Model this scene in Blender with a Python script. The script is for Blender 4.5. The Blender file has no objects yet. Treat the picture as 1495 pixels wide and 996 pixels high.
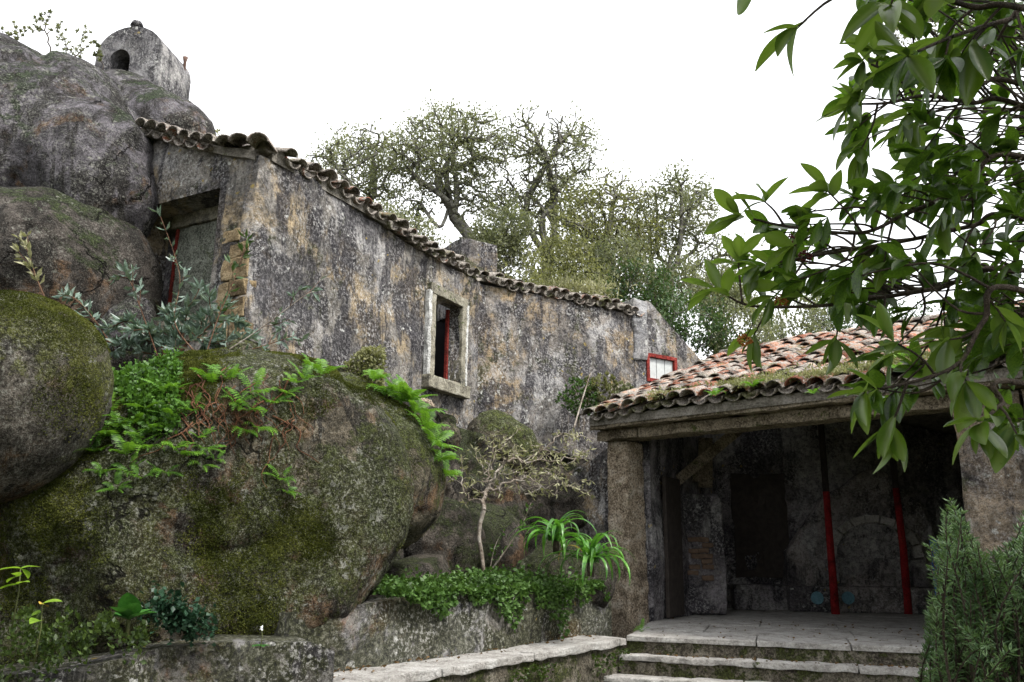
import bpy, bmesh, math, random
import numpy as np
from mathutils import Vector, Matrix

# ------------------------------------------------------------------ camera, sky, sun, exposure
SC = bpy.context.scene
COL = SC.collection
W, H, F = 1495.0, 996.0, 1215.0
TH = math.atan2(F, 4878.0)
RO = math.atan2(60.5, 4878.0)
EYE = np.array([0.0, 0.0, 1.6])
_x = np.array([1.0, 0, 0]); _u = np.array([0, -math.sin(TH), math.cos(TH)])
FW = np.array([0, math.cos(TH), math.sin(TH)])
RT = math.cos(RO) * _x + math.sin(RO) * _u
UP = -math.sin(RO) * _x + math.cos(RO) * _u

cam_d = bpy.data.cameras.new('camera')
cam = bpy.data.objects.new('camera', cam_d); COL.objects.link(cam)
cam_d.sensor_width = 36.0; cam_d.lens = 36.0 * F / W
cam_d.clip_start = 0.05; cam_d.clip_end = 2000
cam.matrix_world = Matrix(((RT[0], UP[0], -FW[0], EYE[0]), (RT[1], UP[1], -FW[1], EYE[1]),
                           (RT[2], UP[2], -FW[2], EYE[2]), (0, 0, 0, 1)))
SC.camera = cam

SUN_EL, SUN_AZ = math.radians(54), math.radians(122)      # azimuth clockwise from +Y: high, from the right, a little behind the camera
world = bpy.data.worlds.new('World'); SC.world = world; world.use_nodes = True
wt = world.node_tree; wt.nodes.clear()
sky = wt.nodes.new('ShaderNodeTexSky'); sky.sky_type = 'NISHITA'; sky.sun_disc = False
sky.sun_elevation = SUN_EL; sky.sun_rotation = SUN_AZ; sky.dust_density = 6.0; sky.air_density = 1.0; sky.ozone_density = 0.5
hsv = wt.nodes.new('ShaderNodeHueSaturation'); hsv.inputs['Saturation'].default_value = 0.16
wmix = wt.nodes.new('ShaderNodeMix'); wmix.data_type = 'RGBA'; wmix.inputs['Factor'].default_value = 0.72
wmix.inputs['B'].default_value = (9.6, 9.75, 10.0, 1)      # the overcast layer, even over the whole sky
bgn = wt.nodes.new('ShaderNodeBackground'); bgn.inputs['Strength'].default_value = 0.075
wo = wt.nodes.new('ShaderNodeOutputWorld')
wt.links.new(sky.outputs[0], hsv.inputs['Color']); wt.links.new(hsv.outputs[0], wmix.inputs['A'])
wt.links.new(wmix.outputs['Result'], bgn.inputs['Color']); wt.links.new(bgn.outputs[0], wo.inputs[0])

sun_d = bpy.data.lights.new('sun', 'SUN'); sun_d.energy = 1.5; sun_d.angle = math.radians(12); sun_d.color = (1.0, 0.96, 0.9)
sun = bpy.data.objects.new('sun', sun_d); COL.objects.link(sun)
_sd = Vector((math.sin(SUN_AZ) * math.cos(SUN_EL), math.cos(SUN_AZ) * math.cos(SUN_EL), math.sin(SUN_EL)))
sun.rotation_euler = _sd.to_track_quat('Z', 'Y').to_euler()
SC.view_settings.view_transform = 'Standard'; SC.view_settings.look = 'None'
SC.view_settings.exposure = 1.75; SC.view_settings.gamma = 1.0
SC.render.engine = 'CYCLES'
SC.cycles.max_bounces = 6; SC.cycles.diffuse_bounces = 3; SC.cycles.glossy_bounces = 2
SC.cycles.transmission_bounces = 3; SC.cycles.transparent_max_bounces = 4
SC.cycles.use_denoising = True

# ------------------------------------------------------------------ helpers
rng = np.random.default_rng(11)
random.seed(11)
Z = np.array([0, 0, 1.0])
def ray(x, y): return FW + RT * (x - W / 2) / F + UP * (H / 2 - y) / F
def at(x, y, Y): r = ray(x, y); return EYE + r * Y / r[1]
def on_z(x, y, z): r = ray(x, y); return EYE + r * (z - EYE[2]) / r[2]
def on_plane(x, y, p, n): r = ray(x, y); return EYE + r * (np.dot(np.asarray(p) - EYE, n) / np.dot(r, n))
def nrm(v): v = np.asarray(v, float); return v / (np.linalg.norm(v, axis=-1, keepdims=True) + 1e-12)
def sstep(a, b, x): t = np.clip((x - a) / (b - a), 0, 1); return t * t * (3 - 2 * t)

def _hash(ix, iy, iz, s):
    h = (ix * 374761393 + iy * 668265263 + iz * 2147483647 + s * 1274126177) & 0xffffffff
    h = ((h ^ (h >> 13)) * 1274126177) & 0xffffffff
    h = ((h ^ (h >> 16)) * 2246822519) & 0xffffffff
    return ((h ^ (h >> 15)) & 0xffffff) / float(0xffffff)
def vnoise(P, s=0):
    P = np.asarray(P, float); i = np.floor(P).astype(np.int64); f = P - i; f = f * f * (3 - 2 * f)
    r = 0
    for a in (0, 1):
        for b in (0, 1):
            for c in (0, 1):
                w = (f[..., 0] if a else 1 - f[..., 0]) * (f[..., 1] if b else 1 - f[..., 1]) * (f[..., 2] if c else 1 - f[..., 2])
                r = r + w * _hash(i[..., 0] + a, i[..., 1] + b, i[..., 2] + c, s)
    return r * 2 - 1
def fbm(P, octv=4, s=0, gain=0.5):
    r = 0; a = 1.0; P = np.asarray(P, float)
    for k in range(octv): r = r + a * vnoise(P * 2.03 ** k + 17.3 * k, s + k); a *= gain
    return r

def np_mesh(name, V, Fc, mat=None, smooth=False):
    """mesh from numpy vertices and an (n,3) or (n,4) face array (or a list of such arrays)"""
    V = np.ascontiguousarray(np.asarray(V, np.float32)); me = bpy.data.meshes.new(name)
    Fl = Fc if isinstance(Fc, list) else [Fc]
    Fl = [np.asarray(f, np.int32) for f in Fl if len(f)]
    me.vertices.add(len(V)); me.vertices.foreach_set('co', V.ravel())
    loops = np.concatenate([f.ravel() for f in Fl])
    tot = np.concatenate([np.full(len(f), f.shape[1], np.int32) for f in Fl])
    st = np.concatenate([[0], np.cumsum(tot)[:-1]]).astype(np.int32)
    me.loops.add(len(loops)); me.loops.foreach_set('vertex_index', loops)
    me.polygons.add(len(tot)); me.polygons.foreach_set('loop_start', st); me.polygons.foreach_set('loop_total', tot)
    if smooth: me.polygons.foreach_set('use_smooth', np.ones(len(tot), bool))
    me.update(calc_edges=True); me.validate()
    if mat: me.materials.append(mat)
    return me
def link(name, me, parent=None, loc=None, rot=None, scale=None, label=None, cat=None, group=None, kind=None):
    o = bpy.data.objects.new(name, me); COL.objects.link(o)
    if parent: o.parent = parent
    if loc is not None: o.location = tuple(float(v) for v in loc)
    if rot is not None: o.rotation_euler = rot
    if scale is not None: o.scale = (scale,) * 3 if np.isscalar(scale) else scale
    if label: o['label'] = label
    if cat: o['category'] = cat
    if group: o['group'] = group
    if kind: o['kind'] = kind
    return o
def thing(name, label, cat, loc=(0, 0, 0), group=None):
    o = link(name, None, loc=loc, label=label, cat=cat, group=group); o.empty_display_size = 0.1
    return o
def child_world(o, parent):        # mesh coordinates are world ones: cancel the parent's offset
    o.parent = parent; o.matrix_parent_inverse = Matrix.Translation(-Vector(parent.location)); return o
def add(name, V, Fc, mat, parent=None, smooth=False, **k):
    o = link(name, np_mesh(name, V, Fc, mat, smooth), **k)
    if parent: child_world(o, parent)
    return o
def frame(x, y, z, p):             # matrix whose columns are the axes
    return Matrix(((x[0], y[0], z[0], p[0]), (x[1], y[1], z[1], p[1]), (x[2], y[2], z[2], p[2]), (0, 0, 0, 1)))

BOXF = np.array([[0, 3, 2, 1], [4, 5, 6, 7], [0, 1, 5, 4], [1, 2, 6, 5], [2, 3, 7, 6], [3, 0, 4, 7]])
def prism(poly, z0, z1):           # vertical prism over an xy polygon; z0, z1 scalars or per-vertex
    n = len(poly); P = np.asarray(poly, float)[:, :2]
    V = np.vstack([np.c_[P, np.broadcast_to(z0, n)], np.c_[P, np.broadcast_to(z1, n)]])
    me = [list(range(n))[::-1], list(range(n, 2 * n))] + [[i, (i + 1) % n, n + (i + 1) % n, n + i] for i in range(n)]
    return V, me
def poly_obj(name, V, faces, mat, parent=None, bevel=0.0, rough=0.0, cuts=0, smooth=False, seed=0, **k):
    """a small solid: bevelled, subdivided and roughened so that its edges are worn"""
    bm = bmesh.new(); vs = [bm.verts.new(tuple(v)) for v in V]
    for f in faces: bm.faces.new([vs[i] for i in f])
    bmesh.ops.recalc_face_normals(bm, faces=bm.faces)
    if bevel: bmesh.ops.bevel(bm, geom=list(bm.edges), offset=bevel, segments=2, affect='EDGES', profile=0.6)
    if cuts:
        bmesh.ops.triangulate(bm, faces=bm.faces)
        for _ in range(8):
            L = [e for e in bm.edges if e.calc_length() > cuts]
            if not L: break
            bmesh.ops.subdivide_edges(bm, edges=L, cuts=1)
            bmesh.ops.triangulate(bm, faces=[f for f in bm.faces if len(f.verts) > 3])
    me = bpy.data.meshes.new(name); bm.to_mesh(me); bm.free()
    if rough:
        n = len(me.vertices); co = np.empty(n * 3, np.float32); me.vertices.foreach_get('co', co); co = co.reshape(-1, 3)
        d = np.stack([fbm(co * (1.1 / max(rough * 6, .05)) + 31 * j, 3, seed + j) for j in range(3)], 1)
        co = co + d * rough * 0.6; me.vertices.foreach_set('co', co.astype(np.float32).ravel()); me.update()
    if mat: me.materials.append(mat)
    if smooth:
        me.polygons.foreach_set('use_smooth', np.ones(len(me.polygons), bool))
    o = link(name, me, **k)
    if parent: child_world(o, parent)
    return o
def obox(c, ax, ay, az):           # oriented box from centre and half-axis vectors
    c, ax, ay, az = map(np.asarray, (c, ax, ay, az))
    V = [c - ax - ay - az, c + ax - ay - az, c + ax + ay - az, c - ax + ay - az,
         c - ax - ay + az, c + ax - ay + az, c + ax + ay + az, c - ax + ay + az]
    return np.array(V), BOXF.tolist()

def tubes(A, B, RA, RB, n=5):      # independent tapered segments, vectorised
    A, B = np.asarray(A), np.asarray(B); d = nrm(B - A)
    ref = np.where(np.abs(d[:, 2:3]) > 0.9, np.array([[1.0, 0, 0]]), np.array([[0, 0, 1.0]]))
    u = nrm(np.cross(d, ref)); v = np.cross(d, u)
    a = np.arange(n) * 2 * np.pi / n
    ring = u[:, None] * np.cos(a)[None, :, None] + v[:, None] * np.sin(a)[None, :, None]
    V = np.concatenate([A[:, None] + ring * np.asarray(RA)[:, None, None], B[:, None] + ring * np.asarray(RB)[:, None, None]], 1)
    m = len(A); base = (np.arange(m) * 2 * n)[:, None]
    i = np.arange(n); j = (i + 1) % n
    q = np.stack([i, j, n + j, n + i], 1)
    return V.reshape(-1, 3), (base[:, :, None] + q[None]).reshape(-1, 4)
def tube_path(pts, radii, n=6):
    """one swept tube with shared rings"""
    P = np.asarray(pts, float); m = len(P); T = nrm(np.gradient(P, axis=0)); V = []
    u = nrm(np.cross(T[0], [0.31, 0.2, 0.93]))
    for k in range(m):
        u = nrm(u - T[k] * np.dot(u, T[k])); v = np.cross(T[k], u)
        a = np.arange(n) * 2 * np.pi / n
        V.append(P[k] + (u[None] * np.cos(a)[:, None] + v[None] * np.sin(a)[:, None]) * radii[k])
    i = np.arange(n); j = (i + 1) % n
    Fq = np.concatenate([np.stack([k * n + i, k * n + j, (k + 1) * n + j, (k + 1) * n + i], 1) for k in range(m - 1)])
    V = np.concatenate(V); V = np.vstack([V, P[0], P[-1]]); e = len(V)
    Ft = np.concatenate([np.stack([j, i, np.full(n, e - 2)], 1), np.stack([(m - 1) * n + i, (m - 1) * n + j, np.full(n, e - 1)], 1)])
    return V, [Fq, Ft]
def smooth_path(ctrl, n):
    P = np.asarray(ctrl, float); t = np.linspace(0, len(P) - 1, n); i = np.clip(t.astype(int), 0, len(P) - 2); f = (t - i)[:, None]
    p0 = P[np.clip(i - 1, 0, None)]; p1 = P[i]; p2 = P[i + 1]; p3 = P[np.clip(i + 2, None, len(P) - 1)]
    return 0.5 * ((2 * p1) + (-p0 + p2) * f + (2 * p0 - 5 * p1 + 4 * p2 - p3) * f ** 2 + (-p0 + 3 * p1 - 3 * p2 + p3) * f ** 3)

def leaf_cloud(P, D, size, rg, aspect=0.42, fold=0.25, jitter=0.35):
    """one folded rhombic leaf at each point P along direction D"""
    n = len(P); D = nrm(D + rg.normal(0, jitter, (n, 3))); R = nrm(np.cross(D, rg.normal(0, 1, (n, 3)))); U = np.cross(R, D)
    L = (np.broadcast_to(size, n) * rg.uniform(0.65, 1.3, n))[:, None]; w = L * aspect * rg.uniform(.8, 1.2, (n, 1))
    m = P + D * L * 0.5
    V = np.stack([P, m + R * w * 0.5 + U * L * fold * .25, P + D * L - U * L * fold * .3, m - R * w * 0.5 + U * L * fold * .25], 1).reshape(-1, 3)
    b = (np.arange(n) * 4)[:, None]
    return V, np.concatenate([b + np.array([[0, 1, 2]]), b + np.array([[0, 2, 3]])])

def grow(base, trunk, attr, step=0.3, infl=2.0, kill=0.5, iters=90, rg=rng, wig=0.25, limbs=()):
    """space colonisation: returns nodes, parents"""
    N = [np.asarray(base, float)]; par = [-1]
    for p in trunk: N.append(np.asarray(p, float)); par.append(len(N) - 2)
    fork = len(N) - 1
    for lb in limbs:
        for q, p in enumerate(lb[1:]): N.append(np.asarray(p, float)); par.append(fork if q == 0 else len(N) - 2)
    attr = np.asarray(attr, float).copy()
    near = np.full(len(attr), 1e9); nid = np.zeros(len(attr), int)
    def upd(ids):
        nonlocal near, nid
        Q = np.array([N[i] for i in ids]); d = np.linalg.norm(attr[:, None] - Q[None], axis=2); k = d.argmin(1); m = d[np.arange(len(attr)), k]
        b = m < near; near[b] = m[b]; nid[b] = np.array(ids)[k[b]]
    upd(list(range(len(N))))
    for it in range(iters):
        if not len(attr): break
        a = near < infl
        if not a.any(): a = near <= near.min() + 1e-6
        new = []
        dirs = nrm(attr[a] - np.array(N)[nid[a]])
        ids, inv = np.unique(nid[a], return_inverse=True)
        S = np.zeros((len(ids), 3)); np.add.at(S, inv, dirs)
        S = nrm(nrm(S) + rg.normal(0, wig, S.shape))
        for k, i in enumerate(ids):
            N.append(N[i] + S[k] * step); par.append(int(i)); new.append(len(N) - 1)
        upd(new)
        keep = near > kill
        attr = attr[keep]; near = near[keep]; nid = nid[keep]
    return np.array(N), np.array(par)
def pipe(par, tip=0.01, e=2.4):
    n = len(par); r = np.zeros(n); ch = np.zeros(n, int)
    for i in range(n):
        if par[i] >= 0: ch[par[i]] += 1
    for i in range(n - 1, -1, -1):
        if ch[i] == 0: r[i] = tip ** e
        if par[i] >= 0: r[par[i]] += r[i] + (tip * .25) ** e
    return r ** (1 / e), ch
def branch_mesh(N, par, r, n=5):
    k = np.arange(1, len(N)); k = k[par[k] >= 0]
    return tubes(N[par[k]], N[k], r[par[k]] * .97, r[k], n)

# ------------------------------------------------------------------ materials
class NT:
    def __init__(s, name):
        s.m = bpy.data.materials.new(name); s.m.use_nodes = True; s.t = s.m.node_tree; s.t.nodes.clear()
        s.out = s.new('ShaderNodeOutputMaterial')
        s.pos = s.new('ShaderNodeNewGeometry').outputs['Position']
    def new(s, k): return s.t.nodes.new(k)
    def put(s, sock, v):
        if hasattr(v, 'is_output'): s.t.links.new(v, sock)
        elif isinstance(v, (tuple, list)): sock.default_value = (*v, 1) if len(v) == 3 and len(sock.default_value) == 4 else v
        else: sock.default_value = v
    def obj(s): return s.new('ShaderNodeTexCoord').outputs['Object']
    def rand(s): return s.new('ShaderNodeObjectInfo').outputs['Random']
    def noise(s, scale, detail=5, rough=0.6, vec=None, dist=0.0, out='Fac'):
        n = s.new('ShaderNodeTexNoise'); n.inputs['Scale'].default_value = scale; n.inputs['Detail'].default_value = detail
        n.inputs['Roughness'].default_value = rough; n.inputs['Distortion'].default_value = dist
        s.put(n.inputs['Vector'], vec if vec is not None else s.pos); return n.outputs[out]
    def vor(s, scale, vec=None, feat='F1', out='Distance', rnd=1.0):
        n = s.new('ShaderNodeTexVoronoi'); n.feature = feat; n.inputs['Scale'].default_value = scale; n.inputs['Randomness'].default_value = rnd
        s.put(n.inputs['Vector'], vec if vec is not None else s.pos); return n.outputs[out]
    def math(s, op, a, b=0.0, c=False):
        n = s.new('ShaderNodeMath'); n.operation = op; n.use_clamp = c; s.put(n.inputs[0], a); s.put(n.inputs[1], b); return n.outputs[0]
    def sm(s, x, a, b):            # smoothstep a..b
        n = s.new('ShaderNodeMapRange'); n.interpolation_type = 'SMOOTHSTEP'; s.put(n.inputs['Value'], x)
        n.inputs['From Min'].default_value = a; n.inputs['From Max'].default_value = b; return n.outputs[0]
    def mix(s, f, a, b, mode='MIX'):
        n = s.new('ShaderNodeMix'); n.data_type = 'RGBA'; n.blend_type = mode; s.put(n.inputs['Factor'], f)
        s.put(n.inputs['A'], a); s.put(n.inputs['B'], b); return n.outputs['Result']
    def ramp(s, f, stops):
        n = s.new('ShaderNodeValToRGB'); e = n.color_ramp.elements
        while len(e) < len(stops): e.new(0.5)
        for k, (p, c) in enumerate(stops): e[k].position = p; e[k].color = (*c, 1)
        s.put(n.inputs[0], f); return n.outputs[0]
    def scale(s, vec, v):
        n = s.new('ShaderNodeVectorMath'); n.operation = 'MULTIPLY'; s.put(n.inputs[0], vec); n.inputs[1].default_value = v; return n.outputs[0]
    def addv(s, vec, v):
        n = s.new('ShaderNodeVectorMath'); n.operation = 'ADD'; s.put(n.inputs[0], vec); s.put(n.inputs[1], v); return n.outputs[0]
    def sep(s, vec):
        n = s.new('ShaderNodeSeparateXYZ'); s.put(n.inputs[0], vec); return n.outputs
    def normal(s): return s.sep(s.new('ShaderNodeNewGeometry').outputs['Normal'])[2]
    def bump(s, h, strength=0.5, dist=0.02):
        n = s.new('ShaderNodeBump'); n.inputs['Strength'].default_value = strength; n.inputs['Distance'].default_value = dist
        s.put(n.inputs['Height'], h); return n.outputs[0]
    def done(s, col, rough=0.85, bump=None, spec=0.3, transl=0.0, metal=0.0, tcol=None):
        b = s.new('ShaderNodeBsdfPrincipled'); s.put(b.inputs['Base Color'], col); s.put(b.inputs['Roughness'], rough)
        b.inputs['Specular IOR Level'].default_value = spec; b.inputs['Metallic'].default_value = metal
        if bump is not None: s.put(b.inputs['Normal'], bump)
        o = b.outputs[0]
        if transl:
            t = s.new('ShaderNodeBsdfTranslucent'); s.put(t.inputs[0], tcol if tcol is not None else col)
            mx = s.new('ShaderNodeMixShader'); mx.inputs[0].default_value = transl
            s.t.links.new(o, mx.inputs[1]); s.t.links.new(t.outputs[0], mx.inputs[2]); o = mx.outputs[0]
        s.t.links.new(o, s.out.inputs[0]); return s.m

def plaster_mat(name, ochre=0.5, dark=0.5, green=0.2, tint=(0.25, 0.235, 0.225), warm=(0.36, 0.25, 0.11), lichen=0.5, zbands=None, off=0.0):
    s = NT(name); p = s.addv(s.pos, (off, off * 2, off)); z = s.sep(s.pos)[2]
    mid = s.noise(3.4, 8, 0.72, p, 0.5); fine = s.noise(30, 6, 0.8, p); grain = s.noise(95, 4, 0.75, p); blot = s.noise(11, 6, .75, p, .4)
    streak = s.noise(1.0, 6, 0.64, s.scale(p, (4.0, 4.0, 0.9)), 0.6)
    base = s.ramp(mid, [(0.36, tuple(c * .30 for c in tint)), (0.5, tint), (0.64, tuple(min(1, c * 1.9) for c in tint))])
    base = s.mix(s.math('MULTIPLY', s.sm(blot, .5, .60), .35), base, (.30, .285, .26))
    big = s.noise(.75, 5, .6, s.addv(p, (3, 3, 12)), .8)
    base = s.mix(s.sm(big, .50, .58), base, s.ramp(blot, [(.4, (.19, .185, .19)), (.5, (.34, .33, .325)), (.62, (.56, .54, .52))]))
    base = s.mix(s.math('MULTIPLY', s.sm(big, .47, .36), .75), base, s.ramp(blot, [(.4, (.018, .017, .024)), (.62, (.09, .085, .10))]))
    om = s.noise(1.15, 7, 0.68, s.addv(p, (7.7, 3.1, 1.9)), 0.9)
    if zbands:                      # a wavy band where the black crust has weathered off the ochre render
        zw = s.math('ADD', z, s.math('MULTIPLY', s.math('SUBTRACT', s.noise(0.8, 4, 0.6, p), 0.5), 1.4))
        band = s.math('SUBTRACT', 1.0, s.math('MULTIPLY', s.math('ABSOLUTE', s.math('SUBTRACT', zw, zbands)), 2.0), True)
        om = s.math('ADD', om, s.math('MULTIPLY', band, 0.10))
    om = s.math('ADD', om, s.math('MULTIPLY', s.math('SUBTRACT', blot, .5), .28))
    om = s.sm(om, 0.66 - ochre * .2, 0.78 - ochre * .2)
    och = s.ramp(s.noise(7, 7, 0.75, p), [(0.36, tuple(c * .3 for c in warm)), (0.5, warm), (0.64, tuple(min(1, c * 1.6) for c in warm))])
    c = s.mix(s.math('MULTIPLY', om, 0.8), base, och)
    dm = s.math('ADD', s.math('ADD', s.math('MULTIPLY', streak, .5), s.math('MULTIPLY', s.noise(1.2, 6, .6, s.addv(p, (2, 9, 4)), .7), .5)), s.math('MULTIPLY', s.math('SUBTRACT', blot, .5), .16))
    dk = s.sm(dm, 0.60 - dark * .16, 0.65 - dark * .16)
    c = s.mix(s.math('MULTIPLY', dk, 0.86), c, s.ramp(fine, [(0.40, (0.010, 0.010, 0.013)), (0.60, (0.085, 0.08, 0.09))]))
    if green:
        gm = s.sm(s.math('ADD', s.noise(1.3, 7, .72, s.addv(p, (4, 4, 8)), .6), s.math('MULTIPLY', s.math('SUBTRACT', blot, .5), .5)), 0.64 - green * .24, 0.72 - green * .24)
        c = s.mix(s.math('MULTIPLY', gm, .82), c, s.ramp(fine, [(.38, (.012, .015, .005)), (.52, (.045, .05, .014)), (.64, (.11, .115, .035))]))
    c = s.mix(s.math('MULTIPLY', s.sm(fine, .535, .56), s.math('ADD', .2, s.math('MULTIPLY', s.sm(s.noise(2.2, 4, .6, s.addv(p, (6, 1, 1))), .45, .6), .5))), c, (0.52, 0.51, 0.50))
    drip = s.sm(s.noise(1.0, 6, .7, s.scale(s.addv(p, (9, 5, 0)), (13, 13, .7)), .3), .545, .60)
    c = s.mix(s.math('MULTIPLY', s.math('MULTIPLY', drip, s.sm(s.noise(.9, 4, .6, s.addv(p, (1, 8, 4))), .5, .6)), .55), c, (0.02, 0.02, 0.023))
    c = s.mix(s.math('MULTIPLY', s.sm(fine, .48, .40), .55), c, (0.012, 0.012, 0.014))
    c = s.mix(s.math('MULTIPLY', s.sm(grain, .5, .40), .4), c, (0.015, 0.014, 0.014))
    vd = s.vor(10, s.addv(p, s.scale(s.noise(14, 4, .65, p, out='Color'), (.16, .16, .16))))
    lm = s.math('MULTIPLY', s.sm(vd, .27, .17), s.sm(s.noise(1.8, 6, .7, s.addv(p, (11, 5, 2))), .58 - lichen * .14, .64 - lichen * .14))
    c = s.mix(s.math('MULTIPLY', lm, .85), c, s.ramp(fine, [(.42, (.25, .25, .24)), (.58, (.68, .68, .65))]))
    vy = s.math('MULTIPLY', s.sm(s.vor(6, s.addv(p, s.scale(s.noise(14, 3, .6, p, out='Color'), (.1, .1, .1)))), .15, .09), s.sm(s.noise(1.2, 3, .5, s.addv(p, (1, 2, 30))), .53, .58))
    c = s.mix(s.math('MULTIPLY', vy, .7), c, (.34, .25, .05))
    h = s.math('ADD', s.math('MULTIPLY', mid, .7), s.math('ADD', s.math('MULTIPLY', fine, .5), s.math('ADD', s.math('MULTIPLY', om, -.12), s.math('MULTIPLY', blot, .5))))
    return s.done(c, 0.92, s.bump(h, 1.0, 0.06), 0.2)

def rock_mat(name, base=(0.17, 0.15, 0.13), moss=0.5, lichen=0.4, brown=0.4, black=0.4, mosscol=(0.055, 0.07, 0.012), off=0.0):
    s = NT(name); p = s.addv(s.pos, (off, off, off * 3)); nz = s.normal()
    mid = s.noise(4.5, 8, .75, p, .5); fine = s.noise(42, 6, .8, p); blot = s.noise(13, 6, .75, p, .4); grain = s.noise(120, 4, .75, p)
    c = s.ramp(mid, [(.36, tuple(v * .3 for v in base)), (.5, base), (.64, tuple(min(1, v * 2.2) for v in base))])
    jit = s.math('MULTIPLY', s.math('SUBTRACT', blot, .5), .26)
    bm_ = s.sm(s.math('ADD', s.math('ADD', s.noise(1.1, 6, .62, s.addv(p, (3, 8, 1)), 1.2), s.math('MULTIPLY', nz, -.07)), jit), .64 - brown * .2, .74 - brown * .2)
    c = s.mix(s.math('MULTIPLY', bm_, .8), c, s.ramp(s.noise(9, 7, .75, p), [(.36, (.04, .02, .009)), (.5, (.16, .085, .038)), (.64, (.40, .25, .14))]))
    st = s.math('ADD', s.noise(1.0, 6, .62, s.scale(p, (2.6, 2.6, .9)), .9), jit)
    c = s.mix(s.math('MULTIPLY', s.sm(st, .62 - black * .18, .70 - black * .18), .88), c, s.ramp(fine, [(.40, (.007, .006, .006)), (.62, (.055, .05, .045))]))
    mm = s.math('ADD', s.math('ADD', s.math('MULTIPLY', nz, .12), s.noise(1.3, 7, .64, s.addv(p, (9, 2, 6)), .7)), jit)
    mf = s.sm(mm, .72 - moss * .34, .80 - moss * .34)
    mc = s.ramp(s.math('ADD', s.math('MULTIPLY', fine, .6), s.math('MULTIPLY', blot, .4)), [(.38, tuple(v * .2 for v in mosscol)), (.5, mosscol), (.62, tuple(v * 2.8 for v in mosscol))])
    c = s.mix(s.math('MULTIPLY', mf, .9), c, mc)
    vd = s.vor(12, s.addv(p, s.scale(s.noise(16, 4, .65, p, out='Color'), (.18, .18, .18))))
    lm = s.math('MULTIPLY', s.sm(vd, .33, .2), s.sm(s.math('ADD', s.noise(2.0, 6, .7, s.addv(p, (1, 15, 2))), s.math('MULTIPLY', nz, .05)), .62 - lichen * .16, .68 - lichen * .16))
    sp = s.sm(fine, .53, .60)
    lm = s.math('MAXIMUM', lm, s.math('MULTIPLY', sp, s.math('MULTIPLY', s.sm(s.noise(1.7, 6, .7, s.addv(p, (8, 8, 3))), .58 - lichen * .2, .66 - lichen * .2), .8)))
    c = s.mix(s.math('MULTIPLY', lm, .8), c, s.ramp(mid, [(.4, (.20, .21, .17)), (.6, (.50, .50, .44))]))
    c = s.mix(s.math('MULTIPLY', s.sm(fine, .48, .41), .75), c, (.008, .008, .006))
    c = s.mix(s.math('MULTIPLY', s.sm(grain, .5, .42), .45), c, (.01, .01, .008))
    c = s.mix(s.math('MULTIPLY', s.sm(grain, .55, .62), .35), c, (.42, .41, .37))
    crk = s.math('MULTIPLY', s.sm(s.vor(.9, s.addv(p, s.scale(s.noise(1.8, 5, .6, p, out='Color'), (.9, .9, .9))), 'DISTANCE_TO_EDGE'), .018, .002), s.sm(s.noise(.9, 3, .5, s.addv(p, (2, 2, 2))), .46, .56))
    c = s.mix(s.math('MULTIPLY', crk, .9), c, (.006, .005, .004))
    h = s.math('ADD', s.math('MULTIPLY', mid, .9), s.math('ADD', s.math('MULTIPLY', fine, .5), s.math('ADD', s.math('MULTIPLY', mf, .15), s.math('SUBTRACT', s.math('MULTIPLY', blot, .7), s.math('MULTIPLY', crk, .5)))))
    return s.done(c, .93, s.bump(h, 1.0, .10), .15)

def leaf_mat(name, cols, rough=.5, transl=.3, spec=.35, scl=1.3, big=.5):
    s = NT(name); n = s.math('ADD', s.math('MULTIPLY', s.noise(scl, 3, .6), big), s.math('MULTIPLY', s.noise(scl * 14, 2, .6), 1 - big))
    k = len(cols); c = s.ramp(n, [(.40 + .20 * i / (k - 1), col) for i, col in enumerate(cols)])
    return s.done(c, rough, None, spec, transl, tcol=s.mix(.5, c, (cols[-1][0] * 1.3, cols[-1][1] * 1.4, cols[-1][2] * .6)))
def stone_mat(name, cols, moss=0.0, speck=.5, off=0.0, up=.15, mc=(.05, .065, .012)):
    s = NT(name); p = s.addv(s.pos, (off, off, off)); mid = s.noise(5, 7, .75, p, .5); fine = s.noise(45, 6, .8, p); blot = s.noise(14, 6, .75, p)
    k = len(cols); c = s.ramp(mid, [(.38 + .24 * i / max(1, k - 1), col) for i, col in enumerate(cols)])
    c = s.mix(s.math('MULTIPLY', s.sm(fine, .49, .41), speck), c, tuple(v * .2 for v in cols[0]))
    c = s.mix(s.math('MULTIPLY', s.sm(fine, .53, .61), speck * .7), c, tuple(min(1, v * 1.5) for v in cols[-1]))
    if moss:
        mm = s.math('ADD', s.noise(2.6, 8, .75, s.addv(p, (5, 1, 7)), .5), s.math('MULTIPLY', s.normal(), up))
        mm = s.math('ADD', mm, s.math('MULTIPLY', s.math('SUBTRACT', blot, .5), .5)); mf = s.sm(mm, .66 - moss * .26, .74 - moss * .26)
        c = s.mix(s.math('MULTIPLY', mf, .92), c, s.ramp(fine, [(.38, tuple(v * .25 for v in mc)), (.5, mc), (.62, tuple(v * 2.6 for v in mc))]))
    return s.done(c, .9, s.bump(s.math('ADD', mid, s.math('ADD', s.math('MULTIPLY', fine, .6), blot)), 1.0, .035), .25)
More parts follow.
